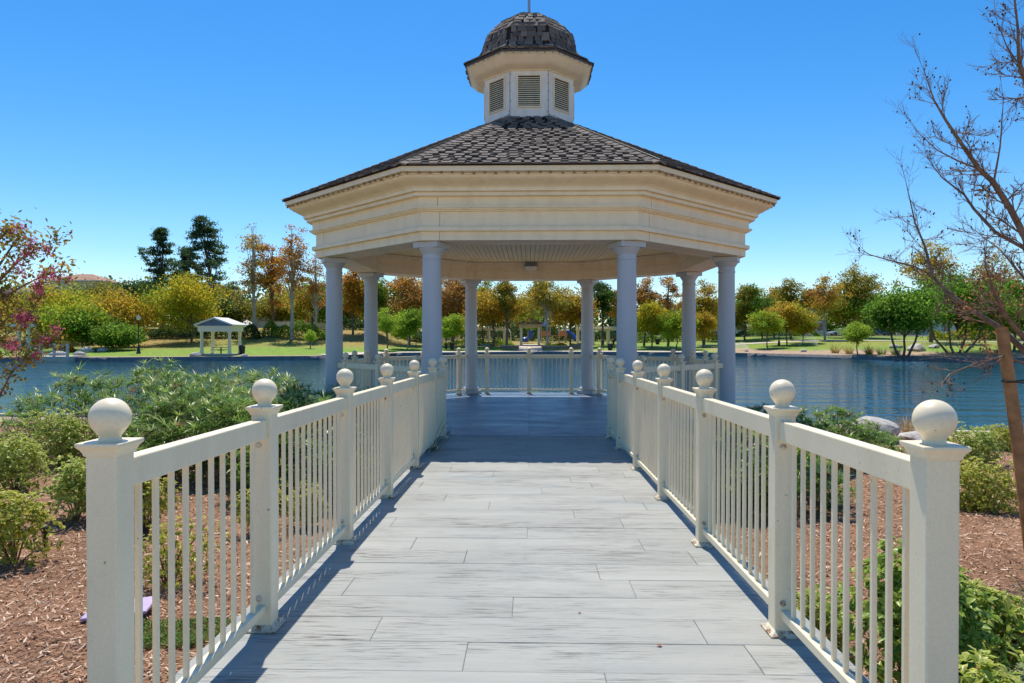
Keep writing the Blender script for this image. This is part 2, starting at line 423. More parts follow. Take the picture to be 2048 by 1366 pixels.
strip('entry_path', [(X(1061, 102), 102.5), (X(1060, 120), 120)], lambda t: 3.6, 'concrete', .045)
strip('park_path', [(X(1380, 112), 112), (X(1600, 112), 112), (X(1900, 106), 106), (X(2100, 104), 104)], 2.4, 'concrete', .05)
strip('road', [(x, 143) for x in np.linspace(10, 130, 20)], 7, mat_plain('asphalt', (.06, .06, .062), .9), .06)

# ================================================================== WALKWAY
random.seed(3)
walk = MB(); y0, y1 = -1.2, 10.93; hw = 1.40
walk.prism([(WX - hw, y0, deck_z(y0) - .5), (WX + hw, y0, deck_z(y0) - .5), (WX + hw, y1, deck_z(y1) - .6), (WX - hw, y1, deck_z(y1) - .6)],
           [(WX - hw, y0, deck_z(y0) - .006), (WX + hw, y0, deck_z(y0) - .006), (WX + hw, y1, deck_z(y1) - .006), (WX - hw, y1, deck_z(y1) - .006)])
wo = walk.obj('walkway', mat_plain('deck_joint_grey', (.26, .235, .195), .9)); tag(wo, kind='structure')
def plank_mesh(x0, x1, ya, yb, za, zb, h=.012, ch=.002, mat='deck', xs_top=None):
    (xa0, xa1), (xb0, xb1) = ((x0, x1), (x0, x1)) if xs_top is None else xs_top
    b = [(xa0, ya, za - h), (xa1, ya, za - h), (xb1, yb, zb - h), (xb0, yb, zb - h)]
    m = [(xa0, ya, za - ch), (xa1, ya, za - ch), (xb1, yb, zb - ch), (xb0, yb, zb - ch)]
    t = [(xa0 + ch, ya + ch, za), (xa1 - ch, ya + ch, za), (xb1 - ch, yb - ch, zb), (xb0 + ch, yb - ch, zb)]
    mb = MB(); mb.add(b + m + t, [(8, 9, 10, 11)] + [(i, (i + 1) % 4, 4 + (i + 1) % 4, 4 + i) for i in range(4)] + [(4 + i, 4 + (i + 1) % 4, 8 + (i + 1) % 4, 8 + i) for i in range(4)])
    return mb.mesh('plank', mat)
y = y0; row = 0; gap = .0012
while y < y1 - .02:
    ye = min(y + .302, y1)
    cuts = [WX - hw - .02]
    base = [(-.75, .95), (.05,), (-.95, .7), (.45,), (-.35, 1.05)][row % 5]
    for c in base: cuts.append(WX + c + random.uniform(-.12, .12))
    cuts.append(WX + hw + .02)
    for a, b in zip(cuts, cuts[1:]):
        dz = random.uniform(-.0012, .0012)
        inst('plank', plank_mesh(a + gap, b - gap, y + gap, ye - gap, deck_z(y) + dz, deck_z(ye) + dz), wo)
    y = ye; row += 1
for s in (-1, 1):                                          # low edge beams along both sides of the deck
    x0 = WX + s * (hw + .055); e = MB()
    e.prism([(x0 - .03, y0, deck_z(y0) - .34), (x0 + .03, y0, deck_z(y0) - .34), (x0 + .03, y1, deck_z(y1) - .34), (x0 - .03, y1, deck_z(y1) - .34)],
            [(x0 - .03, y0, deck_z(y0) + .012), (x0 + .03, y0, deck_z(y0) + .012), (x0 + .03, y1, deck_z(y1) + .012), (x0 - .03, y1, deck_z(y1) + .012)])
    e.obj('edge_beam', 'deck', wo)

# ================================================================== RAILINGS
PW = .05
pmesh = MB().box(-PW, PW, -PW, PW, 0, 1.087).mesh('post', 'white', False, .006, 2)
capm = MB(); q2 = math.sqrt(2)
capm.lathe([(.050 * q2, -.004), (.054 * q2, 0), (.055 * q2, .006), (.060 * q2, .017), (.068 * q2, .026), (.0705 * q2, .030), (.0705 * q2, .038), (.069 * q2, .040)], 4, phase=PI / 4)
capme = capm.mesh('post_cap', 'white')
fin = MB(); prof = [(.034, 0), (.034, .006), (.0325, .009), (.031, .012), (.033, .018)]
for k in range(3, 25):
    a = -PI / 2 + PI * k / 24.0
    r, z = .0615 * math.cos(a), .076 + .0615 * math.sin(a)
    if z > .028: prof.append((max(r, .001), z))
fin.lathe(prof, 28); finme = fin.mesh('ball_finial', 'white', True)
bp = MB(); bp.box(-.078, .078, -.078, .078, 0, .012); bp.lathe([(.072 * q2, .012), (.058 * q2, .024), (.052 * q2, .03)], 4, phase=PI / 4)
bpme = bp.mesh('base_plate', 'rusty', False, .002)
balm = MB().box(-.0095, .0095, -.0095, .0095, 0, 1).mesh('baluster', 'white', False, .0018)
boltm = MB().lathe([(.016, 0), (.016, .004), (.010, .006), (.010, .010), (.004, .012)], 10).mesh('bolt_cap', 'rusty', True)
def bar_mesh(name, a, b, wdt, z0, z1):                     # straight rail of rectangular section between two points at post feet
    u = Vector((b.x - a.x, b.y - a.y, 0)).normalized(); s = Vector((-u.y, u.x, 0)) * wdt * .5
    P = [a - s, a + s, b + s, b - s]
    mb = MB(); mb.prism([(p.x, p.y, p.z + z0) for p in P], [(p.x, p.y, p.z + z1) for p in P])
    return mb.mesh(name, 'white', False, .005, 2)
def panel(root, a, b, da=PW, db=PW, n=None):
    u = (b - a); L = Vector((u.x, u.y, 0)).length; e = u / L
    a2 = a + e * (da - .001); b2 = b - e * (db - .001)
    inst('top_rail', bar_mesh('top_rail', a2, b2, .062, .965, 1.062), root)
    inst('bottom_rail', bar_mesh('bottom_rail', a2, b2, .046, .088, .132), root)
    clear = L - da - db; n = n or max(0, int(round(clear / .112)) - 1); rz = math.atan2(u.y, u.x)
    for i in range(n):
        p = a2 + (b2 - a2) * ((i + 1) / (n + 1)); inst('baluster', balm, root, (p.x, p.y, p.z + .130), (0, 0, rz), (1, 1, .838))
def post(root, p, rz, sides=(-1, 1), plate=True):
    o = inst('post', pmesh, root, p, (0, 0, rz))
    inst('post_cap', capme, o, (0, 0, 1.087)); inst('ball_finial', finme, o, (0, 0, 1.1265))
    if plate: inst('base_plate', bpme, o, (0, 0, .0005))
    if sides:
        for s in sides:
            for z in (.935, .165): inst('bolt_cap', boltm, o, (s * PW, .012, z), (0, s * PI / 2, 0))
    return o
def railing(label, pts, rz, stubs=None, group=None, loc0=None):
    p0 = Vector(pts[0]); root = thing('railing', label, 'railing', p0, 0, group); P = [Vector(p) - p0 for p in pts]
    for i, p in enumerate(P): post(root, p, rz, (1,) if i == 0 else (-1,) if i == len(P) - 1 else (-1, 1))
    for a, b in zip(P, P[1:]): panel(root, a, b)
    if stubs:
        for a, b in stubs: panel(root, Vector(a) - p0, Vector(b) - p0, PW, 0)
    return root
PY = [2.185, 3.481, 5.015, 6.509, 8.07, 9.63, 10.75]
railing('cream white walkway railing running along the papyrus side of the deck', [(WX - 1.3, y, deck_z(y)) for y in PY], PI / 2)
railing('cream white walkway railing running along the boulder side of the deck', [(WX + 1.3, y, deck_z(y)) for y in PY], PI / 2)

# ================================================================== GAZEBO
gz = thing('gazebo', 'large cream octagonal gazebo with grey columns, shingle roof and louvred cupola', 'gazebo', (gx, gy, 0))
s0 = 3.168; AP = s0 * 1.2071                               # column ring apothem
def octpt(ap, k): R = ap / math.cos(PI / 8); a = -PI / 2 - PI / 8 + k * PI / 4; return Vector((R * math.cos(a), R * math.sin(a), 0))
FA = AP + .36                                              # floor edge apothem
fl = MB(); fl.lathe([((FA - .05) / math.cos(PI / 8), -1.7), ((FA - .05) / math.cos(PI / 8), -.014)], 8, phase=PI / 8)
flo = fl.obj('floor', mat_plain('floor_joint', (.10, .115, .135), .9), gz)
fb = MB(); fb.ring([(FA - .045, -.30), (FA, -.30), (FA, -.002), (FA - .045, -.002)]); fb.obj('floor_fascia', 'deck', gz)
def octhw(y, ap):                                          # half width of the octagon at local y
    e = ap * math.tan(PI / 8); a = abs(y)
    return ap if a <= e else ap - (a - e)
y = -FA + .045; row = 0
while y < FA - .06:
    ye = min(y + .30, FA - .045); ha, hb = octhw(y, FA - .05), octhw(ye, FA - .05); hmin = min(ha, hb)
    cuts = [0.0]
    for c in ([-2.4, 1.9], [-1.3, 2.9], [-2.9, 1.2], [-1.8, 2.3])[row % 4]:
        c += random.uniform(-.25, .25)
        if abs(c) < hmin - .3: cuts.append(c)
    cuts = sorted(cuts); ed = [None] + cuts + [None]
    for i in range(len(ed) - 1):
        xa0 = -ha if ed[i] is None else ed[i] + gap; xb0 = -hb if ed[i] is None else ed[i] + gap
        xa1 = ha if ed[i + 1] is None else ed[i + 1] - gap; xb1 = hb if ed[i + 1] is None else ed[i + 1] - gap
        inst('plank', plank_mesh(0, 0, y + gap, ye - gap, 0, 0, .013, .003, 'floor', ((xa0, xa1), (xb0, xb1))), flo)
    y = ye; row += 1
# columns
shaft = MB(); pr = [(.200, .105), (.212, .118), (.218, .140), (.212, .162), (.198, .172), (.186, .182), (.184, .19), (.176, .20), (.1705, .215)]
for k in range(11): t = k / 10; pr.append((lerp(.1700, .1530, t ** 1.5), lerp(.25, 2.78, t)))
pr += [(.1530, 2.80), (.163, 2.805), (.166, 2.815), (.163, 2.827), (.154, 2.832), (.154, 2.90), (.162, 2.906), (.165, 2.918), (.176, 2.935), (.198, 2.965), (.212, 2.995), (.215, 3.004)]
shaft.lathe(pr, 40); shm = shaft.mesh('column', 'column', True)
plm = MB().box(-.225, .225, -.225, .225, .001, .105).mesh('plinth', 'column', False, .008, 2)
abm = MB().box(-.222, .222, -.222, .222, 3.004, 3.098).mesh('abacus', 'column', False, .008, 2)
for k in range(8):
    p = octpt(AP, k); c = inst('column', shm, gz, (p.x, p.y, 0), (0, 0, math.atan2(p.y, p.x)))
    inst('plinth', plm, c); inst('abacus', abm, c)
# entablature, one ring per moulding (apothem, height)
q = 1.2071; a0 = 3.434 * q; ain = 3.55
def rp(name, prof, mat='trim', sm=False): return MB().ring(prof).obj(name, mat, gz, sm)
rp('bottom_band', [(a0 - .12, 3.100), (a0, 3.100), (a0, 3.238), (a0 - .12, 3.238)])
rp('ledge_moulding', [(a0 - .12, 3.2382), (a0 + .066, 3.2382), (a0 + .070, 3.244), (a0 + .070, 3.302), (a0 + .062, 3.309), (a0 - .12, 3.312)])
rp('lower_frieze', [(a0 - .12, 3.3122), (a0 - .004, 3.3122), (a0 - .004, 3.555), (a0 - .12, 3.555)])
b1 = 3.51 * q
rp('middle_moulding', [(a0 - .12, 3.5552), (b1 - .045, 3.5552), (b1 - .045, 3.570), (b1 - .008, 3.574), (b1 - .004, 3.590), (b1 + .022, 3.596), (b1 + .022, 3.622), (a0 - .12, 3.622)])
rp('upper_frieze', [(a0 - .12, 3.6222), (b1 - .035, 3.6222), (b1 - .035, 3.775), (a0 - .12, 3.775)])
b2 = 3.60 * q
rp('fillet_moulding', [(a0 - .12, 3.7752), (b2 - .04, 3.7752), (b2 - .04, 3.822), (b2 - .055, 3.826), (b2 - .055, 3.834), (b2 + .012, 3.838), (b2 + .012, 3.895), (a0 - .12, 3.895)])
b3 = 3.80 * q; cy = []
for i in range(9):
    t = i / 8; cy.append((lerp(b2 + .03, b3, t) - .03 * math.sin(2 * PI * t), lerp(3.8952, 4.035, t) - .022 * math.sin(PI * t) * (1 - t)))
rp('crown_cyma', [(a0 - .12, 3.8952)] + cy + [(a0 - .12, 4.035)], 'trim', True)
be = 3.865 * q
rp('eave_lip', [(a0, 4.0352), (be - .05, 4.0352), (be - .05, 4.075), (a0, 4.075)])
rp('eave_fascia', [(a0, 4.0752), (be, 4.0752), (be, 4.150), (a0, 4.150)])
rp('beam_soffit', [(ain + .004, 3.104), (a0 - .121, 3.104), (a0 - .121, 3.13), (ain + .004, 3.13)])
rp('inner_lower_band', [(ain, 3.100), (ain + .1, 3.1005), (ain + .1, 3.300), (ain, 3.300)])
rp('inner_ledge', [(ain - .045, 3.3002), (ain + .1, 3.3002), (ain + .1, 3.328), (ain - .045, 3.328)])
rp('inner_upper_band', [(ain - .02, 3.3282), (ain + .1, 3.3282), (ain + .1, 3.575), (ain - .02, 3.575)])
rp('inner_crown', [(ain - .07, 3.520), (ain - .021, 3.490), (ain - .021, 3.549), (ain - .07, 3.549)])
# narrow seams beside the entablature corners, as sealed joints between boards
sm_ = MB()
for k in range(8):
    p, pn = octpt(1, k), octpt(1, (k + 1) % 8); e = (pn - p).normalized(); nr = Vector((e.y, -e.x, 0)); nr = nr if nr.dot(p) > 0 else -nr
    for za, zb, ap in ((3.105, 3.236, a0), (3.316, 3.552, a0 - .004), (3.626, 3.772, b1 - .035)):
        c = octpt(ap, k) + e * .30 + nr * .0015
        sm_.add([c - e * .003 + Vector((0, 0, za)), c + e * .003 + Vector((0, 0, za)), c + e * .003 + Vector((0, 0, zb)), c - e * .003 + Vector((0, 0, zb))], [(0, 1, 2, 3)])
sm_.obj('board_joint', 'wire', gz)
# beadboard ceiling
ce = MB(); ce.lathe([((ain + .05) / math.cos(PI / 8), 3.576), ((ain + .05) / math.cos(PI / 8), 3.60)], 8, phase=PI / 8)
ceo = ce.obj('ceiling', mat_plain('ceiling_gap', (.22, .17, .09), .9), gz)
x = -ain + .02
while x < ain - .02:
    xe = min(x + .108, ain - .02); h0, h1 = octhw(x, ain - .01), octhw(xe, ain - .01); m = MB(); g = .006
    m.prism([(x + g, -h0, 3.560), (xe - g, -h1, 3.560), (xe - g, h1, 3.560), (x + g, h0, 3.560)], [(x + g * .3, -h0, 3.574), (xe - g * .3, -h1, 3.574), (xe - g * .3, h1, 3.574), (x + g * .3, h0, 3.574)])
    m.obj('ceiling_board', 'board', ceo); x = xe
# wall light on the back beam
lt = thing('beam_light', 'small boxy light fixture fixed to the gazebo back beam', 'light', (gx + .05, gy + ain - .02, 3.36))
MB().box(-.17, .17, -.14, -.001, .075, .175).obj('housing', 'bluegrey', lt, False, .008)
MB().prism([(-.15, -.15, -.03), (.15, -.15, -.03), (.15, -.001, -.03), (-.15, -.001, -.03)], [(-.165, -.17, .074), (.165, -.17, .074), (.165, -.001, .074), (-.165, -.001, .074)]).obj('lens', 'canvas', lt, False, .008)

# ---- shingle roof
ROOFE, ROOFT, ZE, ZT = 3.90 * q, .93, 4.156, 6.045
rb = MB(); NR = 25; prf = []
for i in range(NR):
    t0, t1 = i / NR, (i + 1) / NR
    prf += [(lerp(ROOFE, ROOFT, t0), lerp(ZE, ZT, t0) + .016), (lerp(ROOFE, ROOFT, t1), lerp(ZE, ZT, t1) + .003)]
rb.lathe([(r / math.cos(PI / 8), z) for r, z in [(ROOFE - .01, ZE - .004)] + prf], 8, phase=PI / 8)
def colmesh(mb, name, mat, cols, **k):                     # mesh whose shingle colour comes from per-vertex colours
    me = mb.mesh(name, mat, **k); a = me.color_attributes.new('col', 'FLOAT_COLOR', 'POINT')
    a.data.foreach_set('color', np.array(cols, dtype=np.float32).ravel()); return me
rme = rb.mesh('roof', 'shingle'); a = rme.color_attributes.new('col', 'FLOAT_COLOR', 'POINT')
a.data.foreach_set('color', np.tile(np.array((.026, .023, .024, 1), dtype=np.float32), (len(rme.vertices), 1)).ravel())
roof = inst('roof', rme, gz)
def tab_box(wd, ln, th):
    h = wd / 2; v = [(-h, 0, 0), (h, 0, 0), (h * .985, ln, -.004), (-h * .985, ln, -.004), (-h, 0, th), (h, 0, th), (h * .985, ln, th * .25), (-h * .985, ln, th * .25)]
    return v, [(4, 5, 6, 7), (0, 1, 5, 4), (1, 2, 6, 5), (3, 0, 4, 7)]
tabs = []
for wd in (.105, .135, .165):
    v, f = tab_box(1, 1, 1); me = MB().add([(x * wd, y * .20, z * .028) for x, y, z in v], f).mesh('shingle', 'shingle')
    a = me.color_attributes.new('col', 'FLOAT_COLOR', 'POINT'); a.data.foreach_set('color', [0.0] * (4 * len(me.vertices))); tabs.append(me)
SHC = [(.10, .085, .075), (.16, .135, .115), (.235, .195, .16), (.13, .11, .105), (.19, .16, .135)]
def face_frame(k, ap0, z0, ap1, z1):                       # local frame on face k of an octagonal slope: origin at mid lower edge
    m0 = (octpt(ap0, k) + octpt(ap0, (k + 1) % 8)) / 2 + Vector((0, 0, z0)); m1 = (octpt(ap1, k) + octpt(ap1, (k + 1) % 8)) / 2 + Vector((0, 0, z1))
    e = (octpt(ap0, (k + 1) % 8) - octpt(ap0, k)).normalized(); u = (m1 - m0); L = u.length; u.normalize(); n = e.cross(u)
    return m0, e, u, n, L
rs = random.Random(11); stuff = MB(); scol = []
def place_tab(parent, m, e, u, n, xo, yo, wi, single):
    o = m + e * xo + u * yo + n * .012
    mat = Matrix(((e.x, u.x, n.x, o.x), (e.y, u.y, n.y, o.y), (e.z, u.z, n.z, o.z), (0, 0, 0, 1)))
    mat = mat @ Matrix.Rotation(rs.uniform(-.02, .02), 4, 'Z') @ Matrix.Rotation(rs.uniform(-.012, .02), 4, 'X')
    if single: ob = inst('shingle', tabs[wi], parent); ob.matrix_local = mat; return
    me = tabs[wi]; b = len(stuff.v); c = rs.choice(SHC)
    for vv in me.vertices: stuff.v.append(tuple(mat @ vv.co)); scol.append((*c, 1))
    for pl in me.polygons: stuff.f.append(tuple(b + i for i in pl.vertices))
for k in range(8):
    m0, e, u, n, L = face_frame(k, ROOFE, ZE, ROOFT, ZT); ex = L / NR; half0 = ROOFE * math.tan(PI / 8); half1 = ROOFT * math.tan(PI / 8)
    for r in range(NR):
        hwid = lerp(half0, half1, (r + .5) / NR) - .06; x = -hwid + rs.uniform(0, .14)
        while x < hwid - .05:
            wi = rs.choice((0, 1, 1, 2)); wd = (.105, .135, .165)[wi]
            if x + wd > hwid + .03: break
            place_tab(roof, m0, e, u, n, x + wd / 2, r * ex - .012 + rs.uniform(-.012, .008), wi, k == 0)
            x += wd + rs.choice((.05, .085, .12, .12))
    for r in range(int(L / .17)):                          # hip caps on the edge shared with the next face
        t = r / int(L / .17); p = octpt(lerp(ROOFE, ROOFT, t), k) + Vector((0, 0, lerp(ZE, ZT, t)))
        p2 = octpt(ROOFT, k) + Vector((0, 0, ZT)); uu = (p2 - p).normalized(); oc = octpt(1, k).normalized(); ee = Vector((-oc.y, oc.x, 0)); nn = ee.cross(uu)
        nn = nn if nn.z > 0 else -nn
        cs = []
        for yy, th in ((0, .034), (.26, .016)):
            for xx, dz in ((-.115, -.028), (0, .012), (.115, -.028)): cs.append(p + ee * xx + uu * yy + nn * (dz + th))
        for xx, dz in ((-.115, -.028), (0, .012), (.115, -.028)): cs.append(p + ee * xx + nn * (dz + .008))
        fs = [(0, 1, 4, 3), (1, 2, 5, 4), (6, 7, 1, 0), (7, 8, 2, 1)]
        if k in (0, 1):
            me = MB().add(cs, fs).mesh('hip_cap', 'shingle'); a = me.color_attributes.new('col', 'FLOAT_COLOR', 'POINT'); a.data.foreach_set('color', [0.0] * 36); inst('hip_cap', me, roof)
        else:
            b = len(stuff.v); c = rs.choice(SHC); stuff.v += [tuple(v) for v in cs]; scol += [(*c, 1)] * 9; stuff.f += [tuple(b + i for i in f) for f in fs]
def flush_stuff(name, parent):
    global stuff, scol
    me = bpy.data.meshes.new(name); me.from_pydata(stuff.v, [], stuff.f); me.materials.append(M['shingle'])
    a = me.color_attributes.new('col', 'FLOAT_COLOR', 'POINT'); a.data.foreach_set('color', np.array(scol, dtype=np.float32).ravel())
    tag(inst(name, me, parent), kind='stuff'); stuff = MB(); scol = []
flush_stuff('shingle_field', roof)

# ---- cupola
sc = .775; ca = sc * q
cb = MB(); cb.lathe([(ca / math.cos(PI / 8), 5.85), (ca / math.cos(PI / 8), 7.02)], 8, phase=PI / 8)
cup = cb.obj('cupola', mat_paint('cupola_paint', (.80, .77, .70), (.3, .25, .2), .3, .5), gz)
slm = MB().add([(-.222, .001, -.002), (.222, .001, -.002), (.222, -.022, -.022), (-.222, -.022, -.022), (-.222, .001, .008), (.222, .001, .008), (.222, -.024, -.012), (-.222, -.024, -.012)],
               [(0, 1, 2, 3), (7, 6, 5, 4), (3, 2, 6, 7), (0, 3, 7, 4), (2, 1, 5, 6)]).mesh('louvre_slat', 'slat')
frm = MB(); fw, fz0, fz1 = .248, 6.235, 6.905
frm.box(-fw, -fw + .026, -.032, .002, fz0, fz1).box(fw - .026, fw, -.032, .002, fz0, fz1).box(-fw + .026, fw - .026, -.031, .002, fz0, fz0 + .026).box(-fw + .026, fw - .026, -.031, .002, fz1 - .026, fz1)
frme = frm.mesh('louvre_frame', 'white', False, .003); bkm = MB().box(-.222, .222, -.003, .001, fz0 + .026, fz1 - .026).mesh('louvre_backing', 'dark')
for k in range(8):
    m = (octpt(ca, k) + octpt(ca, (k + 1) % 8)) / 2; rz = math.atan2(m.y, m.x) + PI / 2
    inst('louvre_frame', frme, cup, m, (0, 0, rz)); inst('louvre_backing', bkm, cup, m, (0, 0, rz))
    if k in (0, 1, 2, 6, 7):
        for j in range(14): inst('louvre_slat', slm, cup, (m.x, m.y, fz0 + .062 + j * .0425), (0, 0, rz))
cc = [(.80 * q, 7.0), (.914 * q, 7.035)]
for i in range(1, 8): t = i / 7; cc.append((lerp(.914, 1.065, t) * q, 7.035 + .155 * (1 - math.cos(t * PI / 2)) ** .8 * 1.0))
MB().ring([(ca - .05, 6.985), (.80 * q, 6.985)] + cc[0:] + [(ca - .05, 7.19)]).obj('cupola_cornice', 'trim', cup, True)
MB().ring([(ca, 7.1902), (1.082 * q, 7.1902), (1.082 * q, 7.235), (ca, 7.235)]).obj('cupola_fascia', 'trim', cup)
MB().ring([(ca, 7.2352), (1.10 * q, 7.2352), (1.105 * q, 7.272), (ca, 7.272)]).obj('drip_edge', 'drip', cup)
# ---- bell dome
DP = [(1.115 * q, 7.273), (1.06, 7.42), (.985, 7.53), (.955, 7.68), (.90, 7.90), (.79, 8.06), (.60, 8.25), (.38, 8.39), (.20, 8.46), (.02, 8.475)]
dm = MB(); dm.lathe([(r / math.cos(PI / 8), z) for r, z in DP], 8, phase=PI / 8)
dme = dm.mesh('dome', 'shingle'); a = dme.color_attributes.new('col', 'FLOAT_COLOR', 'POINT'); a.data.foreach_set('color', np.tile(np.array((.03, .026, .028, 1), dtype=np.float32), (len(dme.vertices), 1)).ravel())
dome = inst('dome', dme, gz)
arc = [0]
for (r0, z0), (r1, z1) in zip(DP, DP[1:]): arc.append(arc[-1] + math.hypot(r1 - r0, z1 - z0))
def dome_at(s):
    for i in range(len(arc) - 1):
        if s <= arc[i + 1] or i == len(arc) - 2:
            t = (s - arc[i]) / (arc[i + 1] - arc[i]); return lerp(DP[i][0], DP[i + 1][0], t), lerp(DP[i][1], DP[i + 1][1], t)
for k in range(8):
    s = 0.0
    while s < arc[-1] - .22:
        r0_, z0_ = dome_at(s); r1_, z1_ = dome_at(s + .13); m0, e, u, n, L = face_frame(k, r0_, z0_, r1_, z1_)
        hwid = (r0_ + r1_) / 2 * math.tan(PI / 8) - .01; x = -hwid + rs.uniform(-.03, .05)
        while x < hwid - .04:
            wi = rs.choice((0, 1, 2)); wd = (.105, .135, .165)[wi]
            if x + wd > hwid + .05: break
            place_tab(dome, m0, e, u, n, x + wd / 2, rs.uniform(-.02, .015), wi, k in (0, 1, 7)); x += wd + rs.choice((.01, .03, .06))
        s += .118
flush_stuff('dome_shingle_field', dome)
MB().tube([(0, 0, 8.44), (0, 0, 9.7)], [.032, .026], 10).obj('finial_rod', 'galv', gz, True)
# ---- light strings
def bulb_string(label, pts, drop=.0, bulb=.012, step=.14):
    P = [Vector(p) for p in pts]; root = thing('light_string', label, 'lights', (gx, gy, P[0].z)); off = Vector((0, 0, P[0].z))
    wm = MB(); bm_ = MB()
    for a, b in zip(P, P[1:]):
        d = (b - a).length; m = max(1, int(d / step))
        wm.tube([a - off, b - off], [.0045, .0045], 4, False)
        for i in range(m):
            p = a.lerp(b, (i + .5) / m) - off; o = Vector((rs.uniform(-.01, .01), rs.uniform(-.01, .01), rs.uniform(-.012, .004)))
            bm_.lathe([(.006, .014), (bulb, .004), (bulb * .9, -.010), (.003, -.022)], 5, tuple(p + o))
    wm.obj('wire', 'wire', root); tag(bm_.obj('bulbs', 'bulb', root), kind='stuff')
    return root
bulb_string('string of small bulbs along the gazebo roof eave', [octpt(be - .022, k) + Vector((0, 0, 4.056)) for k in list(range(8)) + [0]], bulb=.026, step=.165)
bulb_string('string of small bulbs under the cupola dome edge', [octpt(1.095 * q, k) + Vector((0, 0, 7.215)) for k in list(range(8)) + [0]])
for k, who in ((0, 'roof hip above the papyrus side of the entrance'), (1, 'roof hip above the boulder side of the entrance')):
    bulb_string('string of tiny bulbs lying on the ' + who, [octpt(lerp(ROOFE, ROOFT, t), k) + Vector((0, 0, lerp(ZE, ZT, t) + .065)) for t in np.linspace(0, 1, 12)])
for k, who in ((0, 'papyrus side'), (1, 'boulder side')):
    bulb_string('string of bulbs down the front cupola corner on the ' + who, [octpt(ca + .01, k) + Vector((0, 0, z)) for z in (7.0, 6.5, 6.05)], step=.15)
# ---- railings in the seven bays
names = {1: 'bay just right of the entrance opening', 2: 'right side bay facing the boulders', 3: 'rear bay between boulder side and lake',
         4: 'back bay straight across from the entrance', 5: 'rear bay between papyrus side and lake', 6: 'left side bay facing the papyrus', 7: 'bay just left of the entrance opening'}
for k in range(1, 8):
    a, b = octpt(AP, k), octpt(AP, (k + 1) % 8); m = (a + b) / 2; e = (b - a).normalized(); g0 = Vector((gx, gy, 0)); rz = math.atan2(e.y, e.x)
    pts = [g0 + m + e * t for t in (-1.15, 0, 1.15)]
    railing('cream railing with ball posts in the gazebo ' + names[k], pts, rz, [(pts[0], g0 + a + e * .172), (pts[2], g0 + b - e * .172)])
#PART2
# ================================================================== NEAR PLANTING
def in_deck(x, y, m=.0): return abs(x - WX) < 1.48 + m and y < 11.2
def in_gazebo(x, y, m=.0):
    p = Vector((x - gx, y - gy)); return all(abs(p.x * math.cos(t) + p.y * math.sin(t)) < FA + m for t in (0, PI / 4, PI / 2, 3 * PI / 4))
# bark chips
rg = np.random.default_rng(21)
def chips():
    P = []
    n = 0
    while n < 120000:
        m = 120000; y = 1.2 + 13.5 * rg.random(m) ** 1.7; x = rg.uniform(-1, 1, m) * (1.6 + y * .95)
        k = (np.abs(x - WX) > 1.50) & ~((np.abs(x) < 3.2) & (y > 10.2)); x, y = x[k], y[k]; P.append(np.stack([x, y], 1)); n += len(x)
    P = np.concatenate(P)[:120000]; Z = np.array([G(a, b) for a, b in P])
    n = len(P); c = np.concatenate([P, Z[:, None] + rg.uniform(.004, .022, (n, 1))], 1)
    th = rg.uniform(0, 2 * PI, n); tilt = rg.normal(0, .28, n); roll = rg.normal(0, .4, n)
    a = np.stack([np.cos(th) * np.cos(tilt), np.sin(th) * np.cos(tilt), np.sin(tilt)], 1); b = np.stack([-np.sin(th) * np.cos(roll), np.cos(th) * np.cos(roll), np.sin(roll)], 1)
    far = (1 + P[:, 1:2] * .05); L = rg.gamma(3.0, .0045, (n, 1)) * far + .004; W = rg.uniform(.002, .006, (n, 1)) * far
    V = np.stack([c - a * L - b * W * .6, c + a * L * .9 - b * W, c + a * L + b * W * .5, c - a * L * .8 + b * W], 1).reshape(-1, 3)
    pal = [(.24, .115, .06), (.40, .235, .14), (.13, .06, .03), (.50, .34, .23), (.30, .155, .085), (.62, .47, .34), (.20, .09, .045)]
    col = np.repeat(pick(rg, pal, n) * rg.uniform(.9, 1.6, (n, 1)), 4, 0)
    return np_mesh('bark_mulch', V, np.arange(4 * n).reshape(n, 4), col, 'attr')
tag(inst('bark_mulch', chips()), 'reddish brown bark mulch chips covering the planting beds', 'mulch', kind='stuff')

def rosette_leaves(rng, tips, nrm, size, pal_mid, pal_edge, per=7):
    n = len(tips); T = np.repeat(tips, per, 0); Nn = np.repeat(nrm, per, 0); m = len(T)
    r = rng.normal(size=(m, 3)); side = unit(np.cross(Nn, r)); fw = unit(side * rng.uniform(.7, 1.1, (m, 1)) + Nn * rng.uniform(.1, .9, (m, 1)))
    bt = unit(np.cross(fw, Nn)); up = np.cross(bt, fw); L = size * rng.uniform(.6, 1.25, (m, 1)); W = L * rng.uniform(.19, .27, (m, 1))
    b0 = T + fw * L * .06; t0 = T + fw * L - up * L * .10; l0 = T + fw * L * .62 + bt * W + up * L * .10; r0 = T + fw * L * .62 - bt * W + up * L * .10; c0 = T + fw * L * .55
    V = np.stack([b0, l0, t0, r0, c0], 1).reshape(-1, 3); k = np.arange(m)[:, None] * 5
    Fq = np.concatenate([k + [0, 4, 1], k + [1, 4, 2], k + [2, 4, 3], k + [3, 4, 0]], 0)
    cm = pick(rng, pal_mid, m) * 1.2; ce = np.minimum(pick(rng, pal_edge, m) * rng.uniform(.9, 1.45, (m, 1)), .85)
    col = np.stack([cm, ce, ce, ce, cm * .9], 1).reshape(-1, 3)
    return V, Fq, col
VAR_MID = [(.14, .24, .02), (.20, .31, .025), (.27, .34, .03), (.09, .18, .015)]
VAR_EDGE = [(.58, .57, .12), (.48, .52, .09), (.64, .60, .20), (.30, .40, .05)]
YEL_EDGE = [(.64, .55, .07), (.56, .46, .05), (.44, .44, .05), (.62, .52, .14)]
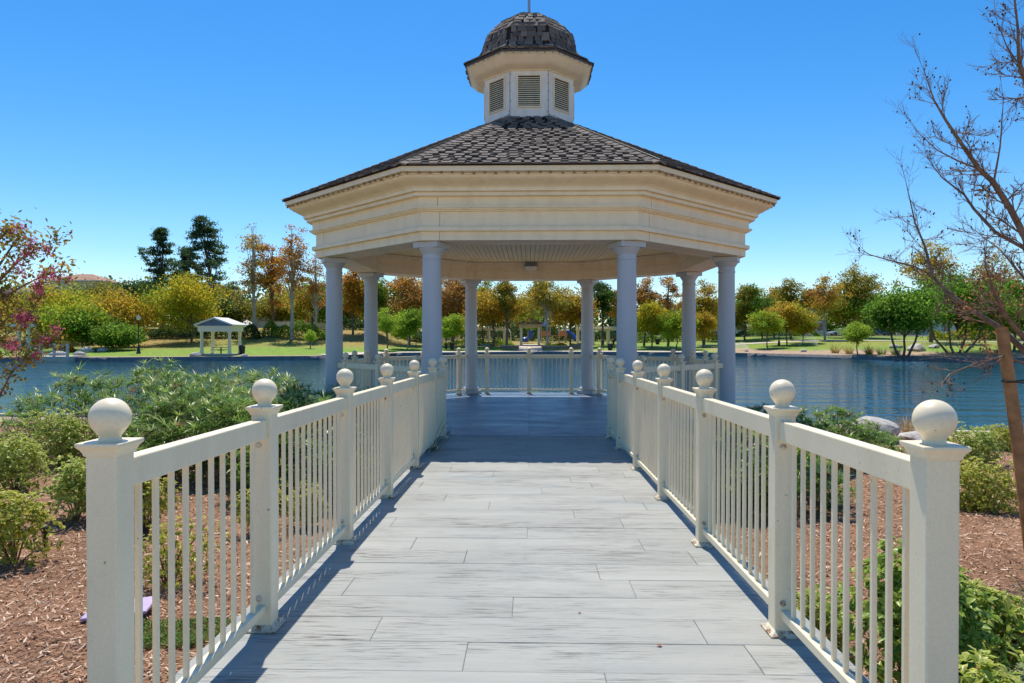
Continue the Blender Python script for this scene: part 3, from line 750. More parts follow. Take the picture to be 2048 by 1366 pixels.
GRN_MID = [(.09, .19, .015), (.14, .27, .025), (.18, .32, .03)]
GRN_EDGE = [(.30, .42, .06), (.42, .50, .12), (.2, .32, .04)]
def shrub(label, px, py, wpx, hpx, seed, mid=VAR_MID, edge=VAR_EDGE, size=.05, dens=1.0, bare=.0, cat='shrub', xy=None, wd=None, ht=None):
    if xy is None:
        x, y = ghit(px, py); wd = wpx * y / F; ht = hpx * y / F; y += wd * .3; x = X(px, y)
    else: x, y = xy
    rng = np.random.default_rng(seed); z = G(x, y)
    root = thing('variegated_shrub', label, cat, (x, y, z)); rx, ry = wd * .5, wd * .42
    nl = max(5, int(9 * wd / .5)); lob = []                # lumpy outline from overlapping lobes
    for i in range(nl):
        a = rng.uniform(0, 2 * PI); r = rng.uniform(.1, .72); lob.append((rx * r * math.cos(a), ry * r * math.sin(a), ht * rng.uniform(.35, .72) * (1 - .35 * r), rng.uniform(.22, .38) * min(wd, ht * 1.6)))
    n = int(dens * 300 * (wd * ht + wd * wd * .5) / .35 * (.05 / size) ** 1.6); n = min(max(n, 140), 1100)
    i = rng.integers(0, nl, n); d = unit(rng.normal(size=(n, 3)) + [0, 0, .25]); Lb = np.array(lob)
    rr = Lb[i, 3:4] * rng.uniform(.72, 1.06, (n, 1)) ** .6
    tips = Lb[i, :3] + d * rr; tips[:, 2] = np.maximum(tips[:, 2], .03 + .12 * ht * rng.random(n)); tips[:, 2] *= ht / max(.01, np.percentile(tips[:, 2], 98))
    nr = unit(d + [0, 0, .55])
    V, Fq, col = rosette_leaves(rng, tips, nr, size, mid, edge)
    inst('foliage', np_mesh('foliage', V, Fq, col, 'nleaf'), root)
    st = MB()
    for j in range(14):
        t = tips[rng.integers(0, n)]; mdl = (t[0] * .45 + rng.normal(0, .02), t[1] * .45 + rng.normal(0, .02), t[2] * .55)
        st.tube([(t[0] * .08, t[1] * .08, -.03), mdl, tuple(t)], [.009, .006, .003], 5, False)
    st.obj('stems', 'twig', root, True)
    return root
shrub('wide yellow green variegated shrub beside the papyrus clump', 118, 945, 165, 112, 1, VAR_MID, VAR_EDGE, .055)
shrub('low spreading variegated shrub between the papyrus and the path light', 28, 992, 130, 108, 2, VAR_MID, VAR_EDGE, .055)
shrub('small open variegated shrub close to the railing end post', 150, 1052, 130, 120, 3, VAR_MID, VAR_EDGE, .05)
shrub('rounded yellow green shrub behind the black path light', 25, 1140, 150, 140, 4, VAR_MID, YEL_EDGE, .05)
shrub('yellowish shrub just in front of the papyrus bed edge', 290, 1075, 110, 130, 5, VAR_MID, YEL_EDGE, .045)
shrub('thin twiggy golden shrub beyond the green moss patch', 335, 1185, 180, 130, 6, VAR_MID, YEL_EDGE, .04, .42)
shrub('low golden shrub in the mulch by the second railing bay', 520, 1075, 110, 100, 7, VAR_MID, YEL_EDGE, .045, .6)
shrub('olive yellow shrub at the foot of the papyrus by the third railing bay', 610, 1065, 100, 85, 8, VAR_MID, YEL_EDGE, .045, .8)
shrub('pale green upright shrub on the bank near the wooden stake', 1940, 936, 105, 72, 9, GRN_MID, VAR_EDGE, .055)
shrub('dense golden green shrub between the stake and the end post', 1965, 1030, 150, 95, 10, VAR_MID, YEL_EDGE, .045, 1.4)
shrub('tall bushy green shrub growing against the deck edge behind the balusters', 0, 0, 0, 0, 11, VAR_MID, GRN_EDGE, .056, 1.6, xy=(1.93, 3.55), wd=.72, ht=.82)
shrub('leafy variegated shrub hugging the deck below the tall green shrub', 0, 0, 0, 0, 12, VAR_MID, VAR_EDGE, .058, 1.5, xy=(1.95, 2.95), wd=.62, ht=.46)
shrub('upright glossy green shrub beside the end post and grass tuft', 0, 0, 0, 0, 13, VAR_MID, VAR_EDGE, .055, 1.4, xy=(2.48, 3.75), wd=.42, ht=.52)
shrub('broad leaved grey green shrub low in the front corner bed', 0, 0, 0, 0, 14, [(.12, .19, .06), (.17, .24, .07), (.09, .15, .04)], [(.34, .37, .17), (.28, .34, .13)], .062, 1.5, xy=(2.33, 3.08), wd=.56, ht=.40)
shrub('small yellow shrub at the water edge behind the stake', 2020, 905, 90, 45, 15, VAR_MID, YEL_EDGE, .05)
shrub('small green shrub against the deck beam in the second bay', 0, 0, 0, 0, 16, VAR_MID, VAR_EDGE, .05, 1.0, xy=(1.78, 4.35), wd=.40, ht=.34)

def blade_mesh(rng, base, dirs, length, width, droop, col, seg=4):
    n = len(base); L = length; side = unit(np.cross(dirs, np.array([[0, 0, 1.0]]) + rng.normal(0, .15, (n, 3)))); P = base.copy(); d = dirs.copy(); rows = []
    for s in range(seg + 1):
        t = s / seg; w_ = width * (1 - t ** 1.8) + .0008; rows.append(P - side * w_); rows.append(P + side * w_)
        P = P + d * (L / seg); d = unit(d + np.array([[0, 0, -1.0]]) * droop)
    V = np.stack(rows, 1).reshape(-1, 3); k = np.arange(n)[:, None] * (2 * seg + 2)
    Fq = np.concatenate([k + [2 * s, 2 * s + 1, 2 * s + 3, 2 * s + 2] for s in range(seg)], 0)
    return V, Fq, np.repeat(col, 2 * seg + 2, 0)
PAP = [(.09, .19, .012), (.15, .28, .02), (.22, .36, .04), (.06, .14, .01), (.32, .42, .09)]
def papyrus(label, cx, cy, rx, ry, hmin, hmax, n, seed, blade=.23, ang=0):
    n = int(n * 2.3)
    rng = np.random.default_rng(seed); root = thing('papyrus_clump', label, 'plant', (cx, cy, G(cx, cy))); z0 = G(cx, cy)
    tips = []; st = MB()
    ca_, sa_ = math.cos(ang), math.sin(ang)
    while len(tips) < n:
        a = rng.uniform(0, 2 * PI); r = math.sqrt(rng.random()); ux, uy = r * math.cos(a), r * math.sin(a)
        x = rx * ux; y = ry * uy; x, y = x * ca_ - y * sa_, x * sa_ + y * ca_
        prof = math.sqrt(max(0, 1 - .75 * r ** 3)); h = lerp(hmin, hmax, rng.random() ** .6) * prof * (.86 + .16 * math.sin(3.1 * (cx + x)) * math.sin(2.3 * (cy + y)))
        if rng.random() < .5: h *= rng.uniform(.25, .85)
        lx, ly = ux * .22 + rng.normal(0, .06), uy * .22 + rng.normal(0, .06); tx, ty = x + lx, y + ly
        if in_deck(cx + tx, cy + ty, .12) or in_gazebo(cx + tx, cy + ty, .05) or in_deck(cx + x, cy + y, .1) or in_gazebo(cx + x, cy + y): continue
        g = G(cx + x, cy + y) - z0; tips.append((tx, ty, g + h))
        if len(tips) % 4 == 0: st.tube([(x, y, g - .02), (x + lx * .4, y + ly * .4, g + h * .55), (tx, ty, g + h)], [.006, .005, .004], 4, False)
    T = np.array(tips); per = 17; base = np.repeat(T, per, 0) + 0.0; m = len(base); az = rng.uniform(0, 2 * PI, m); el = rng.uniform(-.05, .85, m)
    d = np.stack([np.cos(az) * np.cos(el), np.sin(az) * np.cos(el), np.sin(el)], 1)
    L = blade * np.repeat(rng.uniform(.65, 1.25, (len(T), 1)), per, 0) * rng.uniform(.75, 1.15, (m, 1))
    col = np.repeat(pick(rng, PAP, len(T)), per, 0) * rng.uniform(.8, 1.2, (m, 1))
    dead = np.repeat(rng.random(len(T)) < .05, per); col[dead] = np.array((.24, .15, .06)) * rng.uniform(.7, 1.2, (dead.sum(), 1))
    V, Fq, cc_ = blade_mesh(rng, base, d, L, .0082, .2, col, 3)
    inst('leaves', np_mesh('leaves', V, Fq, cc_, 'nleaf'), root)
    fl_ = T[rng.random(len(T)) < .22]; fb_ = np.repeat(fl_, 24, 0); dd = unit(rng.normal(size=(len(fb_), 3)) + [0, 0, .9])
    V, Fq, cc_ = blade_mesh(rng, fb_, dd, .055, .004, .1, pick(rng, [(.26, .12, .04), (.34, .19, .06), (.2, .16, .05)], len(fb_)), 2)
    inst('flower_heads', np_mesh('flower_heads', V, Fq, cc_, 'leaf'), root)
    st.obj('stems', mat_plain('green_stem', (.09, .14, .035), .6), root)
    return root
papyrus('tall papyrus clump spreading toward the open lake beside the kerb', -7.5, 14.4, 2.9, 2.3, 1.25, 1.86, 620, 31, .27)
papyrus('dense papyrus clump in the middle of the planting bed', -4.9, 12.0, 2.0, 2.1, 1.0, 1.55, 560, 32, .25)
papyrus('papyrus clump pressed against the walkway and the gazebo column', -2.75, 10.2, 1.25, 1.9, .75, 1.38, 380, 33, .22)
papyrus('shaded papyrus clump behind the boulder side walkway railing', 2.75, 9.5, 1.15, 1.5, .6, 1.12, 330, 34, .2)
papyrus('low papyrus clump on the bank between gazebo and boulder', 5.0, 13.2, 1.5, 1.6, .55, 1.02, 380, 35, .19)
papyrus('papyrus tuft showing through the gazebo back railing', .55, 20.6, .7, .5, .75, 1.05, 130, 36, .24)
papyrus('sparse papyrus tuft at the rear corner of the gazebo', 2.6, 20.3, .6, .4, .6, .9, 70, 37, .22)
papyrus('sparse papyrus tuft behind the gazebo toward the pavilion shore', -2.3, 20.5, .8, .4, .35, .6, 70, 38, .2)
def grass_tuft(label, x, y, z, r, h, n, seed, pal, name='grass_tuft', cat='grass', w_=.004, group=None):
    rng = np.random.default_rng(seed); root = thing(name, label, cat, (x, y, z), 0, group)
    a = rng.uniform(0, 2 * PI, n); rr = r * .35 * np.sqrt(rng.random(n)); base = np.stack([rr * np.cos(a), rr * np.sin(a), np.zeros(n)], 1); sp = rng.uniform(.1, 1.0, n)
    d = unit(np.stack([np.cos(a) * sp, np.sin(a) * sp, np.ones(n)], 1)); L = h * rng.uniform(.6, 1.25, (n, 1))
    V, Fq, c = blade_mesh(rng, base, d, L, w_, .22, pick(rng, pal, n) * rng.uniform(.8, 1.2, (n, 1)))
    inst('blades', np_mesh('blades', V, Fq, c, 'nleaf'), root); return root
grass_tuft('arching green grass tuft beside the glossy shrub and stake', 3.05, 3.95, G(3.05, 3.95), .5, .55, 170, 41, [(.10, .19, .03), (.16, .27, .05), (.2, .25, .06)])
xx, yy = ghit(1815, 868)
grass_tuft('dry orange grass tuft growing between the two bank boulders', xx, yy, G(xx, yy), .45, .62, 160, 42, [(.42, .26, .09), (.5, .33, .14), (.3, .2, .07)])
grass_tuft('thin papyrus sprig poking through the railing near the gazebo', WX - 1.33, 9.35, deck_z(9.35) - .1, .18, .55, 34, 43, [(.07, .13, .03), (.05, .1, .02)], 'papyrus_sprig', 'plant')
# creeping moss patch
rg = np.random.default_rng(50); n = 5200; a = rg.uniform(0, 2 * PI, n); r = np.sqrt(rg.random(n)); mx, my = ghit(352, 1275)
px_ = mx + .34 * r * np.cos(a) * (1 + .2 * np.sin(3 * a)); py_ = my + .30 * r * np.sin(a) * (1 + .25 * np.sin(2 * a + 1)); k = px_ < WX - 1.5; px_, py_ = px_[k], py_[k]
P = np.stack([px_, py_, np.array([G(a_, b_) for a_, b_ in zip(px_, py_)]) + rg.uniform(.008, .045, len(px_))], 1); V, Fq = leaf_quads(rg, P, .017, .7, .9)
tag(inst('ground_cover', np_mesh('ground_cover', V, Fq, np.repeat(pick(rg, [(.07, .17, .025), (.11, .23, .04), (.16, .27, .05), (.28, .2, .06)], len(P)), 4, 0), 'leaf')), 'mat of small green creeping leaves on the mulch', 'ground cover', kind='stuff')
# lilac lid
lx, ly = ghit(238, 1232); lid = MB(); lid.box(-.21, .21, -.13, .13, 0, .026)
lo = lid.obj('valve_box_lid', 'lilac', None, False, .012, (lx, ly, G(lx, ly) + .035), .25, 2); lo.rotation_euler = (.05, -.06, .2)
tag(lo, 'lilac plastic valve box lid lying on the mulch', 'lid')
# path light
lx, ly = ghit(88, 1098); t = thing('path_light', 'small black garden path light standing in the mulch', 'light', (lx, ly, G(lx, ly)))
MB().tube([(0, 0, -.05), (0, 0, .15)], [.022, .022], 10).obj('stem', 'black', t, True); MB().lathe([(.030, .15), (.034, .17), (.036, .20), (.040, .205), (.028, .225), (.01, .232)], 14).obj('hood', 'black', t, True)
# concrete block by the deck
t = MB().box(-.06, .06, -.10, .10, -.1, .13).obj('concrete_block', 'concrete', None, False, .008, (1.66, 3.42, G(1.66, 3.42))); tag(t, 'small grey concrete block beside the deck edge under the shrub', 'block')
# boulders
def boulder(label, x, y, z, sx, sy, sz, seed, name='boulder', group=None, sub=3):
    rng = random.Random(seed); bm = bmesh.new(); bmesh.ops.create_icosphere(bm, subdivisions=sub, radius=1)
    ph = [rng.uniform(0, 6) for _ in range(9)]; pl = [(Vector((rng.gauss(0, 1), rng.gauss(0, 1), rng.gauss(0, 1))).normalized(), rng.uniform(.62, .86)) for _ in range(9)]
    for v in bm.verts:
        p = v.co; d = 1 + .10 * math.sin(2.1 * p.x + ph[0]) * math.sin(2.7 * p.y + ph[1]) + .07 * math.sin(4.3 * p.z + ph[2] + 2 * p.x) + .035 * math.sin(9 * p.x + ph[3]) * math.sin(8 * p.y + ph[4]); p = p * d
        for nr, dd in pl:
            k = p.dot(nr) - dd
            if k > 0: p = p - nr * k * .85
        v.co = Vector((p.x * sx, p.y * sy, p.z * sz))
    me = bpy.data.meshes.new(name); bm.to_mesh(me); bm.free(); me.materials.append(M['rock']); me.polygons.foreach_set('use_smooth', [True] * len(me.polygons)); me.set_sharp_from_angle(angle=rad(30))
    return tag(inst(name, me, None, (x, y, z), (0, 0, rng.uniform(0, 6))), label, 'rock', group)
xx, yy = ghit(1757, 884); boulder('large pale granite boulder at the water edge of the bank', xx, yy + .2, G(xx, yy) + .16, .74, .6, .42, 4)
xx, yy = ghit(1862, 884); boulder('flat pale boulder beside the dry orange grass tuft', xx, yy + .3, G(xx, yy) + .04, .62, .5, .26, 9)
# dry leaf on the deck
def fallen_leaf(label, px, py, s, seed):
    y = 3.3
    for _ in range(30): y = (CAMZ - deck_z(y)) * F / (py - HOR)
    x = X(px, y); rng = random.Random(seed); mb = MB(); vs = [(0, 0, .004)]; m = 9
    for k in range(m):
        a = 2 * PI * k / m; r = s * (.55 + .45 * (k % 2)) * rng.uniform(.8, 1.1); vs.append((r * math.cos(a), r * .7 * math.sin(a), .004 + rng.uniform(0, s * .35)))
    mb.add(vs, [(0, 1 + k, 1 + (k + 1) % m) for k in range(m)])
    tag(mb.obj('fallen_leaf', mat_plain('dry_leaf', (.30, .13, .05), .8), None, False, 0, (x, y, deck_z(y))), label, 'leaf')
fallen_leaf('curled dry brown leaf lying on the sunny deck planks', 1320, 1292, .02, 3)
fallen_leaf('tiny dark leaf scrap on the deck near the middle', 1160, 1228, .012, 5)

# ================================================================== NEAR TREES
def branch_tree(name, label, base, limbs, seed, bark, r0, twig_len, twig_n, levels, leaf=None, pods=None, trunk=None, depth_sp=.5, wig=.05):
    rng = np.random.default_rng(seed); root = thing(name, label, 'tree', base); o = Vector(base); tm = MB(); tw = MB(); tipsL = []
    if trunk: tm.tube([Vector(p) - o for p, r in trunk], [r for p, r in trunk], 10)
    def grow(p, d, L, r, lev):
        pts = [p]; n = 4; q = p
        for i in range(n):
            d = (d + Vector(rng.normal(0, .09, 3)) + Vector((0, 0, .07))).normalized(); q = q + d * (L / n); pts.append(q)
        tw.tube(pts, [r * (1 - .75 * i / n) for i in range(n + 1)], 4, False); tipsL.append((q, d, lev))
        if lev > 0:
            for i in range(1, n + 1):
                for s in (1, 2) if i > 1 else (1,):
                    dd = (d + Vector(rng.normal(0, .52, 3))).normalized(); grow(pts[i], dd, L * rng.uniform(.32, .58), r * .55, lev - 1)
    for pts, ra, rb_ in limbs:
        P = [Vector(p) - o for p in pts]; m = len(P); tm.tube(P, [lerp(ra, rb_, i / (m - 1)) for i in range(m)], 7, False)
        tot = sum((b - a).length for a, b in zip(P, P[1:])); nt = max(2, int(twig_n * tot))
        for j in range(nt):
            t = .12 + .88 * (j + rng.random()) / nt; s = t * (m - 1); i = min(int(s), m - 2); p = P[i].lerp(P[i + 1], s - i); ax = (P[i + 1] - P[i]).normalized()
            dd = (ax * .75 + Vector(rng.normal(0, .62, 3))).normalized(); grow(p, dd, twig_len * rng.uniform(.5, 1.2) * (1.15 - .45 * t), lerp(ra, rb_, t) * .32 + .0015, levels)
        grow(P[-1], (P[-1] - P[-2]).normalized(), twig_len, rb_ * .8, levels)
    if trunk or limbs: tm.obj('trunk', bark, root, True)
    tag(tw.obj('twigs', 'twig', root), kind='stuff')
    if pods:
        pm_ = MB(); sel = [t for t in tipsL if rng.random() < pods]
        for q, d, l in sel: pm_.lathe([(.001, -.009), (.007, -.004), (.008, .003), (.003, .010)], 6, tuple(q))
        tag(pm_.obj('seed_pods', mat_plain('dark_seed_pod', (.035, .02, .018), .7), root), kind='stuff')
    if leaf:
        for nm, sel, per, sz, pal in leaf:
            T = np.array([tuple(q) for q, d, l in tipsL if sel(q + o, rng)])
            if len(T) == 0: continue
            P = np.repeat(T, per, 0) + rng.normal(0, sz * 1.1, (len(T) * per, 3)); V, Fq = leaf_quads(rng, P, sz, .5, .2)
            inst(nm, np_mesh(nm, V, Fq, np.repeat(pick(rng, pal, len(P)), 4, 0), 'leaf'), root)
    return root
def pl(pts, y0, y1):                                       # photo polyline lifted into the tree's own depth range
    n = len(pts); return [(X(px, lerp(y0, y1, i / (n - 1))), lerp(y0, y1, i / (n - 1)), Zp(py, lerp(y0, y1, i / (n - 1)), px)) for i, (px, py) in enumerate(pts)]
ty = 6.6; tbx = X(2048, ty) + .42
J = [(tbx, ty, G(tbx, ty) - .05), (tbx - .05, ty, .6), (tbx - .12, ty, 1.25), (tbx - .22, ty, 1.62)]
lim = [(pl([(2098, 720), (2048, 676), (2009, 629), (1998, 604), (1984, 575), (1974, 545)], 6.6, 6.1), .030, .008),
       (pl([(2095, 745), (2003, 658), (1942, 620), (1893, 584), (1864, 552), (1848, 491), (1829, 446), (1812, 372)], 6.6, 7.2), .030, .004),
       (pl([(1864, 552), (1829, 533), (1787, 523), (1740, 510), (1722, 500)], 6.93, 6.6), .010, .003),
       (pl([(2110, 640), (2072, 520), (2020, 420), (1983, 363), (1955, 338), (1921, 289), (1890, 243), (1866, 203), (1851, 160)], 6.6, 6.2), .036, .004),
       (pl([(1955, 338), (1915, 323), (1872, 301), (1832, 264)], 6.42, 6.6), .010, .003),
       (pl([(1986, 363), (1998, 295), (2004, 200)], 6.45, 6.2), .010, .003),
       (pl([(2110, 640), (2048, 497), (1990, 465), (1946, 418), (1927, 390), (1884, 357), (1863, 332)], 6.6, 7.1), .022, .004),
       (pl([(2112, 600), (2085, 300), (2048, 163), (2035, 132), (2032, 61), (2024, -10)], 6.6, 6.3), .034, .006),
       (pl([(2035, 132), (2010, 95), (1992, 50)], 6.4, 6.5), .008, .003),
       (pl([(2095, 745), (2010, 712), (1950, 728), (1900, 748), (1880, 772)], 6.6, 6.0), .014, .003),
       (pl([(2105, 640), (2050, 560), (2000, 500), (1960, 470)], 6.6, 7.3), .016, .004)]
def in_box(x0, x1, z0, z1, pr): return lambda q, rng: (x0 < 1058 + F * q.x / q.y < x1) and (z0 < HOR - F * (q.z - CAMZ) / q.y < z1) and rng.random() < pr
branch_tree('sparse_young_tree', 'nearly bare young tree with dark seed pods beside the wooden stake', J[0], lim, 61, mat_plain('grey_brown_bark', (.20, .135, .095), .85, 0, .5, 12, .3), .05, .30, 9, 2,
            [('leaves', in_box(1900, 2060, 545, 700, .13), 4, .034, [(.36, .13, .035), (.45, .2, .06), (.25, .09, .03)]), ('pale_leaves', in_box(1940, 2060, 380, 560, .06), 2, .032, [(.4, .2, .08), (.35, .3, .09)])], .05, [(J[0], .055), (J[1], .048), (J[2], .045), ((tbx - .2, ty, 1.62), .04), ((X(2110, ty), ty, Zp(600, ty, 2110)), .035)])
# stake
sx_, sy_ = X(2050, 6.3), 6.3; st = thing('tree_stake', 'leaning orange brown wooden stake tied to the bare young tree', 'stake', (sx_ + .10, sy_, G(sx_, sy_)))
tp = Vector((X(2003, 6.5), 6.5, Zp(655, 6.5, 2003))) - Vector(st.location)
MB().tube([(0, 0, -.2), tp * .5, tp], [.058, .054, .050], 14).obj('pole', 'stake', st, True)
q = tp * .76
MB().tube([q + Vector((-.058, -.05, 0)), q + Vector((0, -.066, .004)), q + Vector((.06, -.04, -.004)), q + Vector((.3, .1, -.03)), q + Vector((.62, .12, .02))], [.008] * 5, 6).obj('rubber_tie', 'black', st, True)
MB().tube([q + Vector((-.058, -.05, 0)), q + Vector((-.064, 0, .006)), q + Vector((-.03, .062, .004)), q + Vector((.06, .07, 0)), q + Vector((.5, .16, .02))], [.008] * 5, 6).obj('rubber_tie', 'black', st, True)
# flowering tree on the other side
by_ = 9.0; bx_ = X(-110, by_)
lim = [(pl([(-80, 700), (-30, 620), (0, 560), (37, 523), (70, 500), (100, 488)], 9.0, 8.6), .03, .004), (pl([(-80, 680), (-20, 560), (20, 500), (40, 476)], 9, 9.3), .03, .004),
       (pl([(-60, 640), (0, 600), (50, 570), (90, 550), (115, 545)], 9, 8.7), .018, .003), (pl([(-70, 690), (0, 650), (40, 615), (62, 600)], 9, 9.4), .018, .003),
       (pl([(-80, 720), (-20, 690), (20, 665), (45, 640)], 9, 8.5), .016, .003), (pl([(-40, 860), (0, 790), (22, 745), (52, 718), (95, 690)], 8.6, 8.2), .014, .003),
       (pl([(-70, 640), (-30, 540), (0, 480), (12, 470)], 9, 8.9), .02, .004), (pl([(-60, 740), (0, 715), (25, 700)], 9, 9.2), .012, .003)]
branch_tree('flowering_tree', 'crape myrtle tree with bronze leaves and pink flower clusters', (bx_, by_, G(bx_, by_)), lim, 71, 'twig', .05, .22, 8, 1,
            [('leaves', lambda q, r: r.random() < .7, 5, .062, [(.13, .12, .02), (.34, .17, .03), (.12, .16, .02), (.46, .24, .03), (.22, .2, .03)]), ('flowers', lambda q, r: r.random() < .07, 60, .030, [(.62, .05, .22), (.7, .12, .34), (.5, .03, .15)])],
            None, [((bx_, by_, G(bx_, by_)), .07), ((bx_ + .1, by_, .4), .06), ((X(-80, by_), by_, Zp(690, by_, -80)), .05), ((X(-60, by_), by_, Zp(600, by_, -60)), .035)])

# ================================================================== FAR PARK: TREES
PALS = {'yellow': [(.34, .30, .02), (.42, .34, .02), (.24, .28, .02), (.30, .22, .02)], 'ygreen': [(.18, .26, .02), (.26, .32, .025), (.12, .20, .018), (.34, .30, .02)],
        'green': [(.07, .16, .018), (.11, .22, .025), (.05, .11, .015), (.15, .25, .03)], 'lush': [(.06, .16, .018), (.10, .24, .022), (.045, .12, .014), (.14, .29, .03)], 'dark': [(.035, .07, .018), (.05, .095, .025), (.03, .055, .016)],
        'pine': [(.035, .07, .028), (.055, .10, .04), (.028, .05, .024)], 'orange': [(.38, .17, .03), (.30, .11, .025), (.42, .24, .03), (.24, .16, .025)], 'brown': [(.27, .135, .05), (.33, .17, .06), (.20, .10, .04), (.30, .21, .06)],
        'gold': [(.36, .23, .03), (.29, .20, .025), (.42, .28, .035), (.19, .18, .025)], 'olive': [(.14, .15, .025), (.20, .20, .03), (.10, .115, .022), (.27, .22, .035)], 'lime': [(.20, .33, .035), (.26, .38, .04), (.15, .27, .03)]}
def far_tree(label, px, ytop, wpx, y, pal, seed, shape='round', trunk='bark', cb=.3, dens=1.0, group=None, lean=0.0, multi=1, name=None, leafs=None):
    rng = np.random.default_rng(seed); x = X(px, y); z0 = B(x, y); H = Zp(ytop, y, px) - z0; Wd = wpx * y / F * (1.45 if 142 <= seed <= 158 and shape != 'lush' and seed != 151 else 1.22); cb *= .72; dens *= 1.3
    root = thing(name or {'pine': 'pine_tree', 'sparse': 'sycamore_tree'}.get(shape, 'park_tree'), label, 'tree', (x, y, z0), 0, group)
    P1, P2 = (PALS[p] for p in (pal if isinstance(pal, tuple) else (pal, pal)))
    cz0 = H * cb; hz = (H - cz0) / 2; cz = cz0 + hz; R = Wd / 2; ph = rng.uniform(0, 6, 6); cl = []
    nC = {'round': 70, 'sparse': 62, 'pine': 115, 'tall': 66, 'lush': 110}[shape]
    lv = leafs or {'round': .30, 'sparse': .28, 'pine': .46, 'tall': .29, 'lush': .27}[shape]
    for i in range(nC):
        if shape == 'pine':
            t = rng.random() ** .85; h = cz0 + (H - cz0) * t; a = rng.uniform(0, 2 * PI); mr = 1.3 * R * (1 - t) ** .7 * (.75 + .35 * math.sin(7 * t + ph[0] + a)) + .25; r = mr * rng.uniform(.35, 1.05); cl.append((r * math.cos(a), r * math.sin(a), h + .18 * r))
        else:
            d = rng.normal(size=3); d /= np.linalg.norm(d); r = rng.random() ** .42 * (.82 + .24 * math.sin(2.6 * d[0] + ph[0]) * math.sin(2.2 * d[2] + ph[1]) + .12 * math.sin(5 * d[1] + ph[2] + 3 * d[2]))
            hx = R * r * d[0]; hy = R * r * d[1]; hh = hz * r * d[2]
            if shape in ('tall', 'sparse'): k = 1 - .45 * max(0, d[2] * r); hx *= k; hy *= k
            cl.append((hx, hy, cz + hh))
    cl = np.array(cl); cl[:, 0] += lean * (cl[:, 2] / H)
    csz = {'round': .17, 'sparse': .115, 'pine': .085, 'tall': .15, 'lush': .13}[shape] * max(Wd, .55 * (H - cz0))
    per = int({'round': 100, 'sparse': 52, 'pine': 52, 'tall': 88, 'lush': 100}[shape] * dens); n = nC * per
    P = np.repeat(cl, per, 0) + rng.normal(0, 1, (n, 3)) * csz * .52 * np.array([1, 1, .62 if shape != 'pine' else .4]); P[:, 2] = np.maximum(P[:, 2], cz0 * .75)
    mixp = np.repeat((rng.random(nC) + .35 * np.sin(cl[:, 0] / max(R, .1) * 2 + ph[3]) > .55), per)[:, None]
    col = np.where(mixp, pick(rng, P2, n), pick(rng, P1, n)) * np.repeat(rng.uniform(.75, 1.2, (nC, 1)), per, 0) * rng.uniform(.8, 1.2, (n, 1))
    V, Fq = leaf_quads(rng, P, lv * min(1.15, max(.45, Wd / 6)), .55 if shape != 'pine' else .28, .3)
    inst('crown', np_mesh('crown', V, Fq, np.repeat(col, 4, 0), 'leaf'), root)
    tm = MB(); r0 = max(.07, min(.30, H * .016)) * (1.8 if shape == 'lush' else 1)
    for s in range(multi):
        off = (s - (multi - 1) / 2) * .16 * Wd if multi > 1 else 0; b = Vector((off * .35, .12 * s, -.1)); k1 = Vector((off * .9 + rng.normal(0, .12) + lean * .2, rng.normal(0, .1), cz0 * .75)); k2 = Vector((off * 1.3 + lean * .6, 0, cz)); k3 = Vector((off * 1.4 + lean * .95, 0, lerp(cz, H, .75)))
        tm.tube([b, b.lerp(k1, .5) + Vector((rng.normal(0, .06), 0, 0)), k1, k2, k3], [r0 * 1.2 / math.sqrt(multi), r0 / math.sqrt(multi), r0 * .85 / math.sqrt(multi), r0 * .5 / math.sqrt(multi), r0 * .12], 7)
    for i in rng.choice(nC, min(nC, 26), replace=False):
        c = Vector(cl[i]); t = rng.uniform(.45, .85); s0_ = Vector((lean * c.z * t / H, 0, max(cz0 * .65, c.z * t))); md = s0_.lerp(c, .5) + Vector((0, 0, .06 * Wd)); tm.tube([s0_, md, c], [r0 * .34, r0 * .22, r0 * .08], 5, False)
    tm.obj('trunk', trunk, root, True)
    return root
for k_ in PALS: PALS[k_] = [tuple(min(.8, c * f) for c, f in zip(v, (1.55, 1.4, .9) if k_ not in ('pine', 'dark') else (1.3, 1.35, 1.1))) for v in PALS[k_]]
T = far_tree
# beyond the small white pavilion
T('tall dark pine with a narrow top standing behind the yellow trees', 326, 458, 88, 118, 'pine', 101, 'pine', cb=.25, dens=1.1)
T('tall open dark pine with a leaning trunk behind the white pavilion', 436, 436, 112, 114, 'pine', 102, 'pine', cb=.30, lean=-2.6, dens=1.1)
T('shorter pine squeezed between the two tall dark pines', 376, 500, 66, 121, 'pine', 103, 'pine', cb=.3)
T('slender pale trunked sycamore with thin brown leaves near the pines', 507, 432, 66, 106, ('brown', 'gold'), 104, 'sparse', 'pale_bark', .30, .75)
T('rusty orange brown sycamore between two slender pale sycamores', 545, 468, 74, 109, ('orange', 'brown'), 105, 'sparse', 'bark', .28, 1.25)
T('tallest pale sycamore with loose brown leaves beside the gazebo column', 584, 428, 76, 105, ('brown', 'orange'), 106, 'sparse', 'pale_bark', .32, .85)
T('bare looking grey brown sycamore right beside the gazebo column', 632, 500, 56, 106, ('brown', 'olive'), 107, 'sparse', 'pale_bark', .3, .9)
T('wide bright yellow tree left of the lamp post by the shore', 120, 578, 150, 96, ('yellow', 'ygreen'), 108, 'round', cb=.22, dens=1.3)
T('golden yellow tree leaning over the lamp post', 246, 586, 120, 93, ('yellow', 'gold'), 109, 'round', cb=.22, dens=1.2)
T('leafy green tree in front of the wide yellow tree', 165, 610, 112, 86, ('green', 'ygreen'), 110, 'round', cb=.2, dens=1.2)
T('small dark green tree beside the lamp post', 232, 650, 84, 85, 'green', 111, 'round', cb=.15, dens=1.2)
